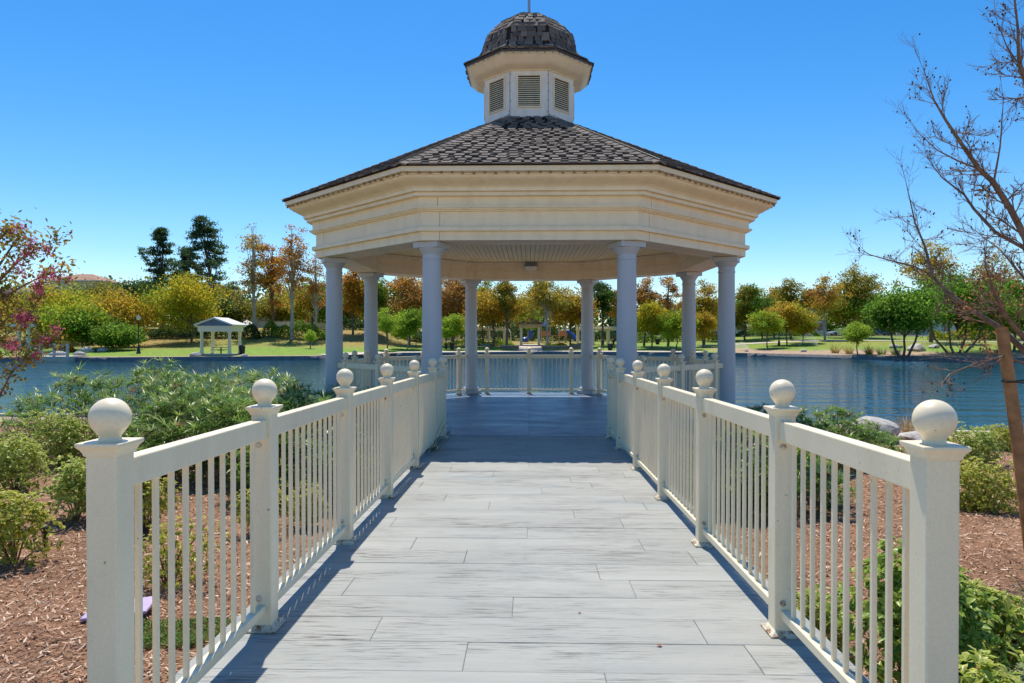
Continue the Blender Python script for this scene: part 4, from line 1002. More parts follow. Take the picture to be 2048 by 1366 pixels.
T('broad lime and orange tree behind the white pavilion', 382, 556, 132, 99, ('ygreen', 'yellow'), 112, 'round', cb=.32, dens=1.35)
T('yellow tree behind the crape myrtle branches', 30, 590, 110, 97, ('yellow', 'orange'), 113, 'round', cb=.2, dens=1.2)
T('dark olive tree in front of the hip roofed building', 205, 560, 130, 112, ('olive', 'green'), 114, 'round', cb=.2, dens=1.3)
T('deep green tree between the lamp post and the narrow topped pine', 290, 556, 92, 111, ('dark', 'green'), 115, 'round', cb=.15, dens=1.3)
T('dark green tree behind the trunk of the leaning pine', 460, 600, 90, 122, ('dark', 'olive'), 116, 'round', cb=.2, dens=1.2)
T('green and gold tree behind the rusty sycamore', 625, 560, 95, 119, ('green', 'gold'), 117, 'round', cb=.25, dens=1.2)
T('yellow green tree behind the patio umbrellas', 545, 600, 90, 128, ('ygreen', 'olive'), 118, 'round', cb=.3)
# seen through the gazebo
T('orange tree behind the pergola end nearest the patio umbrellas', 706, 534, 70, 111, ('orange', 'gold'), 121, 'tall', cb=.3, dens=1.1)
T('yellow orange tree with dark core next to the orange tree', 752, 548, 86, 112, ('gold', 'green'), 122, 'round', cb=.3, dens=1.1)
T('tall copper brown tree near the pergola lamp', 818, 531, 92, 112, ('orange', 'brown'), 123, 'tall', cb=.28, dens=1.3)
T('dense rust brown tree close to the pergola', 905, 538, 84, 113, ('brown', 'orange'), 124, 'tall', 'bark', .25, 1.4)
T('small bright green round tree on the shore lawn', 773, 618, 36, 97, 'lime', 125, 'round', cb=.42, dens=.8)
T('light green tree with a pale trunk beside the small round tree', 815, 618, 60, 101, ('lime', 'green'), 126, 'round', 'pale_bark', .35)
T('pale green tree beside the pergola lamp', 907, 626, 52, 103, ('lime', 'ygreen'), 127, 'round', cb=.35)
T('olive tree partly behind the far back column', 966, 554, 62, 118, ('green', 'olive'), 128, 'tall', cb=.48)
T('golden tree with multiple stems over the pergola roof', 986, 576, 96, 110, ('gold', 'orange'), 129, 'round', 'bark', .48, 1.2)
T('slim golden sycamore with a dark trunk by the pergola entrance', 1014, 552, 56, 107, ('gold', 'olive'), 130, 'tall', 'bark', .48)
T('large golden sycamore with a white trunk right of the pergola entrance', 1094, 546, 120, 108, ('gold', 'olive'), 131, 'sparse', 'pale_bark', .46, 1.7)
T('golden tree behind the blue slide', 1140, 578, 88, 113, ('gold', 'orange'), 132, 'round', cb=.48, dens=1.2)
T('bright green tree far behind the pergola entrance gable', 1046, 596, 60, 150, ('lime', 'green'), 133, 'round', cb=.48)
T('dark green tree behind the two people on the shore', 1205, 552, 56, 116, ('dark', 'green'), 134, 'tall', cb=.48, dens=1.2)
T('orange tree tucked behind the dark green tree', 1236, 571, 44, 120, ('orange', 'gold'), 135, 'tall', cb=.48)
T('rust orange tree beside the big gazebo column', 1288, 548, 56, 113, ('orange', 'brown'), 136, 'tall', cb=.3)
T('lemon yellow tree below the rust orange tree', 1303, 602, 66, 107, ('yellow', 'ygreen'), 137, 'round', cb=.3)
T('thin brown sycamore between the right gazebo columns', 1336, 542, 60, 111, ('brown', 'orange'), 138, 'sparse', 'bark', .3, 1.0)
T('lime green tree on the lawn between the right gazebo columns', 1352, 618, 58, 104, ('lime', 'ygreen'), 139, 'round', cb=.34)
T('olive green tree glimpsed between the outer gazebo columns', 1408, 552, 60, 114, ('olive', 'gold'), 140, 'tall', cb=.28, dens=1.1)
T('yellow tree low between the outer gazebo columns', 1406, 616, 48, 108, ('yellow', 'gold'), 141, 'round', cb=.3)
# open lawn beyond the boulder side
T('olive tree just past the outer gazebo column', 1490, 560, 56, 120, ('olive', 'green'), 142, 'tall', cb=.2, dens=1.1)
T('rounded deep green tree next to the olive tree', 1524, 580, 62, 124, ('green', 'dark'), 143, 'round', cb=.2, dens=1.2)
T('tall airy olive sycamore in front of the white house', 1582, 538, 62, 118, ('olive', 'olive'), 144, 'sparse', 'bark', .30, 1.0)
T('small pale green tree on a thin trunk near the sprinkler', 1535, 620, 44, 100, ('lime', 'ygreen'), 145, 'round', cb=.42)
T('yellow green tree with an orange side near the sprinkler', 1574, 606, 66, 105, ('ygreen', 'gold'), 146, 'round', cb=.40)
T('orange tinged small tree in front of the white house door', 1606, 622, 44, 108, ('gold', 'ygreen'), 147, 'round', cb=.35)
T('amber sycamore with a pale trunk beside the silver car', 1650, 556, 72, 114, ('gold', 'brown'), 148, 'sparse', 'pale_bark', .52, 1.2)
T('tall dark gold sycamore behind the silver car', 1708, 528, 72, 121, ('olive', 'gold'), 149, 'sparse', 'bark', .60, 1.4)
T('soft green tree behind the young lollipop tree', 1700, 592, 84, 122, ('green', 'olive'), 150, 'round', cb=.62, dens=1.2)
T('young lollipop shaped bright green tree on the sandy bank', 1716, 641, 50, 84, 'lime', 151, 'round', 'bark', .45, .8)
T('spreading lush green tree with forked trunks on the sandy bank', 1808, 572, 140, 79, ('lush', 'green'), 152, 'lush', 'bark', .40, 1.25, multi=3, name='multi_stem_tree')
T('large lush green multi stem tree behind the bare branches', 1915, 552, 160, 82, ('lush', 'green'), 153, 'lush', 'bark', .36, 1.35, multi=4, name='multi_stem_tree')
T('lush green tree behind the top of the wooden stake', 2030, 556, 150, 84, ('lush', 'green'), 154, 'lush', 'bark', .3, 1.3, multi=3, name='multi_stem_tree')
T('gold brown tree crown rising above the lush green trees', 1862, 478, 92, 104, ('gold', 'olive'), 155, 'sparse', 'bark', .5, 1.4)
T('brown leaved tree behind the lush trees near the stake', 1985, 500, 90, 112, ('brown', 'olive'), 156, 'sparse', 'bark', .4, 1.0)
T('dark green shade tree behind the blue car', 1790, 590, 80, 158, ('green', 'dark'), 157, 'round', cb=.2, dens=1.2)
T('green street tree left of the white house', 1450, 600, 60, 140, ('green', 'olive'), 158, 'round', cb=.2)
T('slim sapling with lime leaves on the lawn by the leaf litter', 620, 660, 22, 92, 'lime', 159, 'round', 'bark', .45, .35)
T('tall gold tree behind the small pale green tree', 1548, 572, 66, 128, ('gold', 'green'), 160, 'tall', cb=.2, dens=1.2)
T('bushy green tree filling the gap behind the amber sycamore', 1632, 590, 84, 174, ('green', 'olive'), 161, 'round', cb=.15, dens=1.3)
T('olive gold tree between the silver car and the lollipop tree', 1688, 572, 74, 156, ('olive', 'gold'), 162, 'round', cb=.2, dens=1.3)
T('fresh green tree behind the dark blue car', 1752, 572, 78, 156, ('green', 'lush'), 163, 'round', cb=.2, dens=1.3)
T('dark green tree deep behind the lush multi stem trees', 1955, 548, 140, 118, ('green', 'dark'), 164, 'round', cb=.15, dens=1.4)
T('amber tree filling behind the outer gazebo column', 1440, 582, 70, 122, ('gold', 'olive'), 165, 'tall', cb=.2, dens=1.2)
T('yellow leaved tree behind the pale sycamores', 600, 575, 110, 132, ('gold', 'yellow'), 166, 'round', cb=.2, dens=1.3)
T('deep green tree behind the orange tree by the gazebo columns', 690, 590, 90, 132, ('green', 'olive'), 167, 'round', cb=.15, dens=1.3)
T('golden brown tree filling behind the copper brown tree', 860, 560, 90, 130, ('gold', 'brown'), 168, 'round', cb=.2, dens=1.3)
# distant tree mass behind everything
rg = np.random.default_rng(200); Vs = []; Fs = []; Cs = []; nb = 0
for i in range(95):
    px = -250 + 2600 * i / 94 + rg.normal(0, 8); y = rg.uniform(170, 205); x = X(px, y); z = B(x, y); R = rg.uniform(3.5, 6.5); top = rg.uniform(7.0, 12.5) + (2.5 if px < 700 else 0)
    n = 620; d = unit(rg.normal(size=(n, 3))) * rg.random((n, 1)) ** .4; P = np.stack([x + d[:, 0] * R, y + d[:, 1] * R, z + top * .45 + d[:, 2] * top * .55], 1); V, Fq = leaf_quads(rg, P, 1.0, .6, .3)
    p = PALS[['dark', 'green', 'olive', 'gold', 'green', 'dark'][rg.integers(0, 6)]]; Vs.append(V); Fs.append(Fq + nb); nb += len(V); Cs.append(np.repeat(pick(rg, p, n), 4, 0))
tag(inst('distant_trees', np_mesh('distant_trees', np.concatenate(Vs), np.concatenate(Fs), np.concatenate(Cs), 'leaf')), 'distant mixed green wood behind the park and houses', 'trees', kind='stuff')
# hedges and bushes
def hedge(label, x0, x1, y, h, dp, pal, seed, cat='hedge', name='hedge', leafs=.24, dens=1.0):
    rng = np.random.default_rng(seed); L = abs(x1 - x0); n = int(L * h * 230 * dens) + 200; cx = (x0 + x1) / 2; z0 = B(cx, y); root = thing(name, label, cat, (cx, y, z0))
    u = rng.uniform(-.5, .5, n); v = rng.normal(0, .33, n); t = rng.random(n) ** .7; hh = h * (.8 + .2 * np.sin(u * L * 1.1 + seed) + .12 * np.sin(u * L * 2.7))
    k = np.sqrt(np.clip(1 - t ** 3, 0, 1)); ends = np.sqrt(np.clip(1 - (2 * np.abs(u)) ** 6, .05, 1)); gz_ = np.array([B(cx + a * L, y) - z0 for a in u])
    P = np.stack([u * L, v * dp * k, gz_ + hh * t * ends], 1); V, Fq = leaf_quads(rng, P, leafs, .6, .4)
    inst('foliage', np_mesh('foliage', V, Fq, np.repeat(pick(rng, PALS[pal], n) * rng.uniform(.75, 1.2, (n, 1)), 4, 0), 'leaf'), root)
    st_ = MB()
    for j in range(max(3, int(L / 1.5))): xx = rng.uniform(-.45, .45) * L; st_.tube([(xx, 0, B(cx + xx, y) - z0 - .1), (xx + rng.normal(0, .1), 0, B(cx + xx, y) - z0 + h * .5)], [.04, .02], 5, False)
    tag(st_.obj('stems', 'bark', root), kind='stuff'); return root
hedge('long dark hedge on the slope behind the white pavilion', X(300, 104), X(520, 104), 104, 2.7, 2.6, 'dark', 301)
hedge('dark green hedge below the pale sycamores', X(525, 106), X(660, 106), 106, 2.7, 2.4, 'green', 302)
hedge('shrubbery bank under the yellow trees', X(60, 101), X(290, 101), 101, 2.6, 2.6, 'green', 303)
hedge('dark shrub row behind the leaf litter near the gazebo columns', X(665, 118), X(850, 118), 118, 2.6, 2.2, 'dark', 304)
hedge('low green planting in front of the left pergola wing', X(885, 114), X(1030, 114), 114, 1.0, 1.2, 'lime', 305)
hedge('low yellow green planting beside the pergola entrance', X(1088, 112), X(1135, 112), 112, .9, 1.2, 'ygreen', 306)
hedge('low green planting beneath the blue slide', X(1140, 114), X(1180, 114), 114, .8, 1.2, 'green', 307)
hedge('clipped dark hedge in front of the white house', X(1460, 138), X(1640, 138), 138, 1.5, 1.6, 'green', 308)
hedge('yellow green bushes behind the lush trees', X(1860, 112), X(1990, 112), 112, 1.9, 2.0, 'ygreen', 309)
hedge('green shrub row right of the two people', X(1262, 125), X(1440, 125), 125, 1.8, 1.8, 'green', 310)
hedge('red flowering shrub by the footbridge', X(112, 82), X(148, 82), 82, 1.0, 1.2, 'orange', 311, 'shrub', 'flowering_shrub')
hedge('yellow bush row beyond the footbridge', X(60, 92), X(112, 92), 92, 1.6, 1.6, 'yellow', 312, 'hedge')
hedge('dark backing hedge behind the playground', X(900, 131), X(1240, 131), 131, 2.6, 2.0, 'dark', 313)
for i, (px, py, c) in enumerate([(1670, 702, 'golden tuft furthest from the lollipop tree'), (1698, 700, 'large golden tuft beside the lollipop tree'), (1738, 700, 'golden tuft between the lollipop tree and the forked tree')]):
    y = far_shore(X(px, 84)) + 3.2; grass_tuft('ornamental dry grass, ' + c, X(px, y), y, B(X(px, y), y), 1.1, 1.15, 150, 330 + i, [(.46, .32, .08), (.38, .28, .07), (.3, .28, .06)], 'ornamental_grass', 'grass', .02)
for i, (px, c) in enumerate([(1763, 'green grassy tuft on the sand by the forked tree'), (1792, 'low grey green tuft under the forked tree')]):
    y = far_shore(X(px, 82)) + 3.0; grass_tuft(c, X(px, y), y, B(X(px, y), y), 1.2, .95, 150, 340 + i, [(.2, .27, .06), (.26, .28, .08)], 'ornamental_grass', 'grass', .02)
for i, (px, dy, s, c) in enumerate([(390, 1.5, .75, 'rounded pale rock on the kerb below the pavilion'), (489, 1.2, .5, 'small pale rock on the kerb right of the pavilion'), (205, 9, .9, 'dark grey rock on the lawn near the footbridge'), (172, 8, 1.0, 'dark rock nearest the footbridge on the lawn'), (160, 2.0, .9, 'tan rock on the bank at the footbridge end'),
        (1607, 1.0, .6, 'grey rock on the kerb below the sprinkler'), (1493, 1.0, .4, 'little pale rock on the kerb near the gazebo column'), (1793, 12, .9, 'low grey rock on the lawn left of the forked tree'), (1832, 9, 1.5, 'big pale rock behind the forked tree trunks'), (1868, 14, 1.0, 'long flat rock on the lawn between the lush trees'), (116, 1.0, 1.1, 'pale rock in the water edge beneath the footbridge')]):
    y = far_shore(X(px, 80)) + dy; x = X(px, y); boulder(c, x, y, B(x, y) + s * .15, s, s * .7, s * .5, 400 + i, 'rock', None, 2)

# ================================================================== FAR PARK: STRUCTURES
# small white pavilion
y = 80.5; x = X(442, y); pv = thing('park_pavilion', 'small white park shelter with four columns and grey gable', 'pavilion', (x, y, B(x, y)))
h0 = Zp(663, y, 442) - B(x, y); h1 = Zp(652, y, 442) - B(x, y); h2 = Zp(636, y, 442) - B(x, y)
MB().box(-2.1, 2.1, -1.9, 1.9, -.1, .06).obj('slab', 'concrete', pv)
colm = MB().lathe([(.27, 0), (.27, .12), (.21, .16), (.20, .3), (.17, h0 - .2), (.22, h0 - .12), (.25, h0 - .1), (.25, h0)], 14).mesh('column', 'white', True)
for sx in (-1.62, 1.62):
    for sy in (-1.4, 1.4): inst('column', colm, pv, (sx, sy, 0))
bmz = MB().box(-1.95, 1.95, -1.7, 1.7, h0, h1 - .12).obj('entablature', 'white', pv); MB().box(-2.12, 2.12, -1.87, 1.87, h1 - .12, h1).obj('cornice', 'white', pv)
MB().prism([(-1.95, -1.72, h1), (1.95, -1.72, h1), (1.95, 1.72, h1), (-1.95, 1.72, h1)], [(-.05, -1.72, h2 - .15), (.05, -1.72, h2 - .15), (.05, 1.72, h2 - .15), (-.05, 1.72, h2 - .15)]).obj('gable', 'bluegrey', pv)
for s in (-1, 1): MB().prism([(0, -2.0, h2 - .13), (s * 2.2, -2.0, h1 + .0), (s * 2.2, 2.0, h1 + .0), (0, 2.0, h2 - .13)], [(0, -2.0, h2 + .06), (s * 2.28, -2.0, h1 + .16), (s * 2.28, 2.0, h1 + .16), (0, 2.0, h2 + .06)]).obj('roof_slope', 'white' if s < 0 else 'wstucco', pv)
def picnic(label, x, y, s=1.0):
    t = thing('picnic_table', label, 'table', (x, y, B(x, y) + .06)); MB().box(-.9, .9, -.38, .38, .70, .76).obj('tabletop', 'groof', t); MB().box(-.06, .06, -.06, .06, 0, .70).obj('pedestal', 'black', t)
    for s in (-1, 1): MB().box(-.9, .9, s * .72 - .14, s * .72 + .14, .42, .47).obj('bench_seat', 'groof', t)
    MB().box(-.04, .04, -.72, .72, .36, .42).obj('bench_arm', 'black', t)
picnic('dark pedestal picnic table under the white pavilion', x, y)
def bin_(label, px, y):
    x = X(px, y); t = thing('trash_bin', label, 'bin', (x, y, B(x, y))); MB().lathe([(.28, 0), (.34, .85), (.36, .86), (.36, .92)], 14).obj('body', 'black', t, True); MB().lathe([(.36, .92), (.30, 1.02), (.12, 1.08)], 14).obj('lid', 'drip', t, True)
    for k in range(10): a = 2 * PI * k / 10; MB().tube([(.30 * math.cos(a), .30 * math.sin(a), .05), (.355 * math.cos(a), .355 * math.sin(a), .84)], [.018, .018], 4).obj('slat', 'black', t)
bin_('dark round trash bin beside the white pavilion', 484, 81); bin_('black trash bin near the lamp at the pergola', 904, 104.5); bin_('dark trash bin standing between the two people', 1220, 103.5); bin_('brown trash bin on the lawn seen past the big column', 1315, 118)
def lamp(label, px, ytop, y):
    x = X(px, y); z = B(x, y); h = Zp(ytop, y, px) - z; t = thing('lamp_post', label, 'lamp', (x, y, z))
    MB().lathe([(.24, 0), (.24, .12), (.17, .3), (.16, .62), (.10, .72), (.075, .9), (.055, h - .75), (.10, h - .68), (.12, h - .6)], 12).obj('pole', 'black', t, True)
    MB().lathe([(.12, h - .6), (.20, h - .45), (.22, h - .28), (.15, h - .12)], 12).obj('globe', 'globe', t, True); MB().lathe([(.17, h - .12), (.10, h - .04), (.02, h)], 12).obj('cap', 'black', t, True)
lamp('acorn globe lamp post on the lawn before the yellow trees', 277, 630, 79); lamp('acorn globe lamp post by the pergola and pale green tree', 892, 640, 105)
lamp('dark lamp post on the lawn by the sprinkler', 1558, 618, 104)
# pergola with entrance gable
def pergola(label, px0, px1, y, ytop=653, ybeam=661):
    x0, x1 = X(px0, y), X(px1, y); cx = (x0 + x1) / 2; z = B(cx, y); L = x1 - x0; zb = Zp(ybeam, y) - z; zt = Zp(ytop, y) - z; t = thing('pergola', label, 'pergola', (cx, y, z)); n = max(2, int(L / 2.6) + 1)
    cm = MB().box(-.17, .17, -.17, .17, -.2, zb).mesh('column', 'white', False, .02); rm = MB().box(-.05, .05, -1.7, 1.7, zb + .28, zt).mesh('rafter', 'trim')
    for i in range(n):
        for sy in (-1.1, 1.1): inst('column', cm, t, (-L / 2 + .3 + (L - .6) * i / (n - 1), sy, 0))
    for sy in (-1.1, 1.1): MB().box(-L / 2, L / 2, sy - .12, sy + .12, zb, zb + .3).obj('beam', 'trim', t)
    m = int(L / .45)
    for i in range(m): inst('rafter', rm, t, (-L / 2 + .2 + (L - .4) * i / (m - 1), 0, 0))
pergola('white pergola wing between the lamp and the entrance gable', 882, 1012, 119); pergola('white pergola wing on the blue slide side', 1152, 1250, 119); pergola('short white pergola behind the patio edge near the gazebo column', 690, 728, 124, 648, 656); pergola('distant white pergola in front of the white house', 1440, 1530, 147, 648, 656)
y = 118; x = X(1060, y); z = B(x, y); eg = thing('entrance_gable', 'beige gabled pergola entrance at the end of the path', 'pavilion', (x, y, z)); h1 = Zp(649, y) - z; h2 = Zp(635, y) - z
for sx in (-1.5, 1.5):
    for sy in (-1.2, 1.2): MB().box(sx - .2, sx + .2, sy - .2, sy + .2, -.1, h1 - .55).obj('column', 'wstucco', eg, False, .02)
MB().box(-1.9, 1.9, -1.5, 1.5, h1 - .55, h1).obj('entablature', 'tan', eg); MB().prism([(-2.1, -1.7, h1), (2.1, -1.7, h1), (2.1, 1.7, h1), (-2.1, 1.7, h1)], [(-.03, -1.7, h2), (.03, -1.7, h2), (.03, 1.7, h2), (-.03, 1.7, h2)]).obj('gable', 'groof', eg)
for s in (-1, 1): MB().prism([(0, -1.85, h2 + .01), (s * 2.25, -1.85, h1 - .02), (s * 2.25, 1.85, h1 - .02), (0, 1.85, h2 + .01)], [(0, -1.85, h2 + .16), (s * 2.3, -1.85, h1 + .1), (s * 2.3, 1.85, h1 + .1), (0, 1.85, h2 + .16)]).obj('roof_slope', 'terracotta', eg)
# playground
y = 124; x = X(985, y); z = B(x, y); sw = thing('swing_frame', 'white arched swing frame in the playground', 'swing', (X(1004, y), y, z))
for s in (-1, 1):
    MB().tube([(s * 1.6, -.7, -.1), (s * 1.55, -.5, 1.8), (s * 1.2, 0, 2.45), (s * 1.55, .5, 1.8), (s * 1.6, .7, -.1)], [.07] * 5, 8).obj('arch', 'white', sw, True)
MB().tube([(-1.25, 0, 2.45), (1.25, 0, 2.45)], [.07, .07], 8).obj('crossbar', 'white', sw, True)
for s in (-.55, .55):
    se = MB().box(s - .22, s + .22, -.1, .1, .5, .54).obj('seat', 'black', sw); MB().tube([(s - .2, 0, .52), (s - .2, 0, 2.4)], [.015, .015], 4).obj('chain', 'galv', se); MB().tube([(s + .2, 0, .52), (s + .2, 0, 2.4)], [.015, .015], 4).obj('chain', 'galv', se)
y = 125; x = X(1118, y); z = B(x, y); pg = thing('play_structure', 'orange and tan climbing structure with a blue slide', 'playground', (x, y, z))
for sx in (-3.2, -1.6, 0, 1.2):
    for sy in (-.9, .9): MB().tube([(sx, sy, -.1), (sx, sy, 3.2)], [.08, .08], 8).obj('upright', 'tan', pg, True)
MB().box(-3.3, 1.3, -1, 1, 1.15, 1.3).obj('platform', 'orange', pg); MB().box(-3.2, -1.6, -.96, -.90, 1.3, 2.1).obj('panel', 'orange', pg); MB().box(-.0, 1.2, -.96, -.90, 1.3, 2.1).obj('panel', 'orange', pg)
MB().tube([(1.2, -.4, 2.0), (1.7, -.6, 1.9), (2.4, -.9, 1.2), (2.9, -1.1, .6), (3.4, -1.2, .35)], [.36, .40, .40, .40, .40], 10).obj('slide', 'bluep', pg, True); MB().lathe([(1.15, 3.0), (.1, 3.9)], 4, (-2.4, 0, 0), PI / 4).obj('roof', 'bluep', pg)
y = 123; x = X(1052, y); pc = thing('blue_climber', 'blue play climber seen under the entrance gable', 'playground', (x, y, B(x, y)))
MB().box(-.8, -.7, -.1, .1, 0, 2.2).obj('upright', 'tan', pc); MB().box(.3, .4, -.1, .1, 0, 2.2).obj('upright', 'tan', pc); MB().lathe([(.5, 0), (.62, .3), (.5, .7), (.2, .9)], 12, (-.2, 0, .2)).obj('drum', 'bluep', pc, True); MB().box(.4, 1.2, -.06, .06, .8, 2.3).obj('panel', 'bluep', pc)
for s, lab in ((0, 'low brick planter wall beneath the large golden sycamore'), (1, 'low brick planter wall left of the entrance path')):
    y = 106.5; xa, xb = (X(1083, y), X(1165, y)) if s == 0 else (X(1000, y), X(1038, y)); t = thing('planter_wall', lab, 'wall', ((xa + xb) / 2, y, B((xa + xb) / 2, y))); L = xb - xa; MB().box(-L / 2, L / 2, -.2, .2, -.3, .42).obj('wall_body', 'brick', t); MB().box(-L / 2 - .05, L / 2 + .05, -.26, .26, .42, .5).obj('coping', 'concrete', t)
def bench(label, px, y):
    x = X(px, y); t = thing('park_bench', label, 'bench', (x, y, B(x, y)))
    for k in range(4): MB().box(-.95, .95, -.25 + k * .12, -.15 + k * .12, .43, .46).obj('seat_slat', 'groof', t)
    for k in range(3): MB().box(-.95, .95, .24, .27, .55 + k * .13, .65 + k * .13).obj('back_slat', 'groof', t)
    for s in (-.8, .8): MB().box(s - .03, s + .03, -.22, -.16, 0, .43).obj('leg', 'black', t); MB().box(s - .03, s + .03, .2, .26, 0, .92).obj('leg', 'black', t)
bench('slatted park bench by the lamp and pergola planting', 970, 103.5); bench('slatted park bench near the brick planter', 1156, 104); picnic('dark picnic table on the leaf strewn lawn', X(832, 103), 103)
# people
def person(label, px, y, h, top, bot, seed):
    x = X(px, y); root = thing('person', label, 'person', (x, y, B(x, y) + .03)); rng = random.Random(seed); f = h / 1.72
    J_ = [(0, 0, .92), (0, 0, 1.15), (0, .01, 1.40), (0, 0, 1.50), (0, -.01, 1.60), (0, -.01, 1.70), (.10, 0, .86), (.12, -.03, .48), (.12, .02, .08), (.12, -.12, .03), (-.10, 0, .86), (-.11, .05, .48), (-.11, .06, .08), (-.11, -.07, .03), (.19, 0, 1.40), (.25, .03, 1.12), (.23, -.10, .88), (.23, -.15, .80), (-.19, 0, 1.40), (-.26, .03, 1.12), (-.22, -.12, .92), (-.21, -.17, .85)]
    R_ = [.14, .125, .15, .055, .085, .07, .095, .06, .045, .035, .095, .06, .045, .035, .06, .042, .032, .035, .06, .042, .032, .035]
    E_ = [(0, 1), (1, 2), (2, 3), (3, 4), (4, 5), (0, 6), (6, 7), (7, 8), (8, 9), (0, 10), (10, 11), (11, 12), (12, 13), (2, 14), (14, 15), (15, 16), (16, 17), (2, 18), (18, 19), (19, 20), (20, 21)]
    me = bpy.data.meshes.new('body'); me.from_pydata([tuple(c * f for c in v) for v in J_], E_, []); o = inst('body', me, root); md = o.modifiers.new('skin', 'SKIN'); sk = me.skin_vertices[0].data
    for v, r in zip(sk, R_): v.radius = (r * f, r * f * .85)
    sk[0].use_root = True; s_ = o.modifiers.new('sub', 'SUBSURF'); s_.levels = 1; s_.render_levels = 2; md.use_smooth_shade = True
    m, n, p = new_mat('clothing'); g = N(n, 'ShaderNodeTexCoord'); sp = N(n, 'ShaderNodeSeparateXYZ'); n.links.new(g.outputs['Object'], sp.inputs[0]); mp = N(n, 'ShaderNodeMath', operation='DIVIDE'); mp.inputs[1].default_value = h * 1.03; n.links.new(sp.outputs[2], mp.inputs[0])
    r = ramp(n, mp.outputs[0], [(0, (.03, .03, .03)), (.05, bot), (.52, bot), (.53, top), (.835, top), (.845, (.42, .25, .17)), (1, (.42, .25, .17))]); r.color_ramp.interpolation = 'CONSTANT'; n.links.new(r.outputs[0], p.inputs['Base Color']); p.inputs['Roughness'].default_value = .85; me.materials.append(m)
    MB().lathe([(.075, 1.60), (.098, 1.64), (.095, 1.70), (.07, 1.76), (.02, 1.785)], 12, (0, .012, 0)).obj('hair', 'drip', root, True).scale = (f, f, f)
person('person in dark clothes standing beside the trash bin on the shore', 1205, 103.2, 1.70, (.02, .02, .024), (.03, .03, .036), 1)
person('person in black top with bare forearms by the big column', 1227, 103.4, 1.72, (.015, .015, .018), (.05, .045, .05), 2)
# cars
def car(label, px, y, paint, L, hgt, suv, rz=0):
    x = X(px, y); t = thing('parked_car', label, 'car', (x, y, B(x, y) + .06), rz, 'cars parked along the road'); h = L / 2; W = .88; mb = MB()
    low = [(-h, .38), (-h + .05, .62), (-h + .25, .80), (-h + .95 * (1 - .4 * suv), .92), (.0, .95), (h - 1.1, .90), (h - .2, .74), (h, .55), (h, .34), (h - .3, .24), (-h + .3, .24)]
    n = len(low); mb.add([(a, -W, b) for a, b in low] + [(a, W, b) for a, b in low], [tuple(range(n)), tuple(range(2 * n - 1, n - 1, -1))] + [(i, i + n, (i + 1) % n + n, (i + 1) % n) for i in range(n)]); mb.obj('body', paint, t, True, .05, seg=2)
    c0, c1 = -h + .55 + (0 if suv else .35), h - 1.35; r0, r1 = c0 + (.25 if suv else .75), c1 - .75
    MB().prism([(c0, -W + .06, .93), (c1, -W + .06, .93), (c1, W - .06, .93), (c0, W - .06, .93)], [(r0, -W + .2, hgt - .07), (r1, -W + .2, hgt - .07), (r1, W - .2, hgt - .07), (r0, W - .2, hgt - .07)]).obj('window_band', 'glass', t, False, .03)
    MB().prism([(r0 - .05, -W + .19, hgt - .072), (r1 + .05, -W + .19, hgt - .072), (r1 + .05, W - .19, hgt - .072), (r0 - .05, W - .19, hgt - .072)], [(r0 + .1, -W + .3, hgt), (r1 - .1, -W + .3, hgt), (r1 - .1, W - .3, hgt), (r0 + .1, W - .3, hgt)]).obj('roof', paint, t, False, .02)
    for a in (lerp(r0, r1, .02), lerp(r0, r1, .5)): MB().prism([(a - .05, -W + .052, .93), (a + .05, -W + .052, .93), (a + .05, -W + .1, .93), (a - .05, -W + .1, .93)], [(a - .05, -W + .19, hgt - .08), (a + .05, -W + .19, hgt - .08), (a + .05, -W + .24, hgt - .08), (a - .05, -W + .24, hgt - .08)]).obj('pillar', paint, t)
    for a in (-h + .85, h - .9):
        for s in (-1, 1):
            wl = MB().lathe([(.20, -.11), (.33, -.11), (.34, -.06), (.34, .06), (.33, .11), (.20, .11)], 18).obj('wheel', 'black', t, True, 0, (a, s * (W - .08), .34)); wl.rotation_euler = (PI / 2, 0, 0); MB().lathe([(.20, -.10), (.06, -.115), (.06, .115), (.20, .10)], 10).obj('rim', 'galv', wl)
    for s in (-1, 1): MB().box(h - .12, h + .005, s * .6 - .16, s * .6 + .16, .58, .70).obj('headlight', 'canvas', t, False, .02); MB().box(-h - .005, -h + .1, s * .62 - .14, s * .62 + .14, .62, .76).obj('tail_light', 'redc', t, False, .02)
car('silver white sedan parked behind the lollipop tree', 1682, 141, mat_carpaint('silver_paint', (.62, .63, .65)), 4.7, 1.48, False, PI); car('dark blue car parked next to the silver sedan', 1758, 141, mat_carpaint('blue_paint', (.03, .06, .20)), 4.8, 1.62, True); car('grey car parked behind the pergola on the boulder side', 1226, 150, mat_carpaint('grey_paint', (.10, .11, .12)), 4.6, 1.5, False)
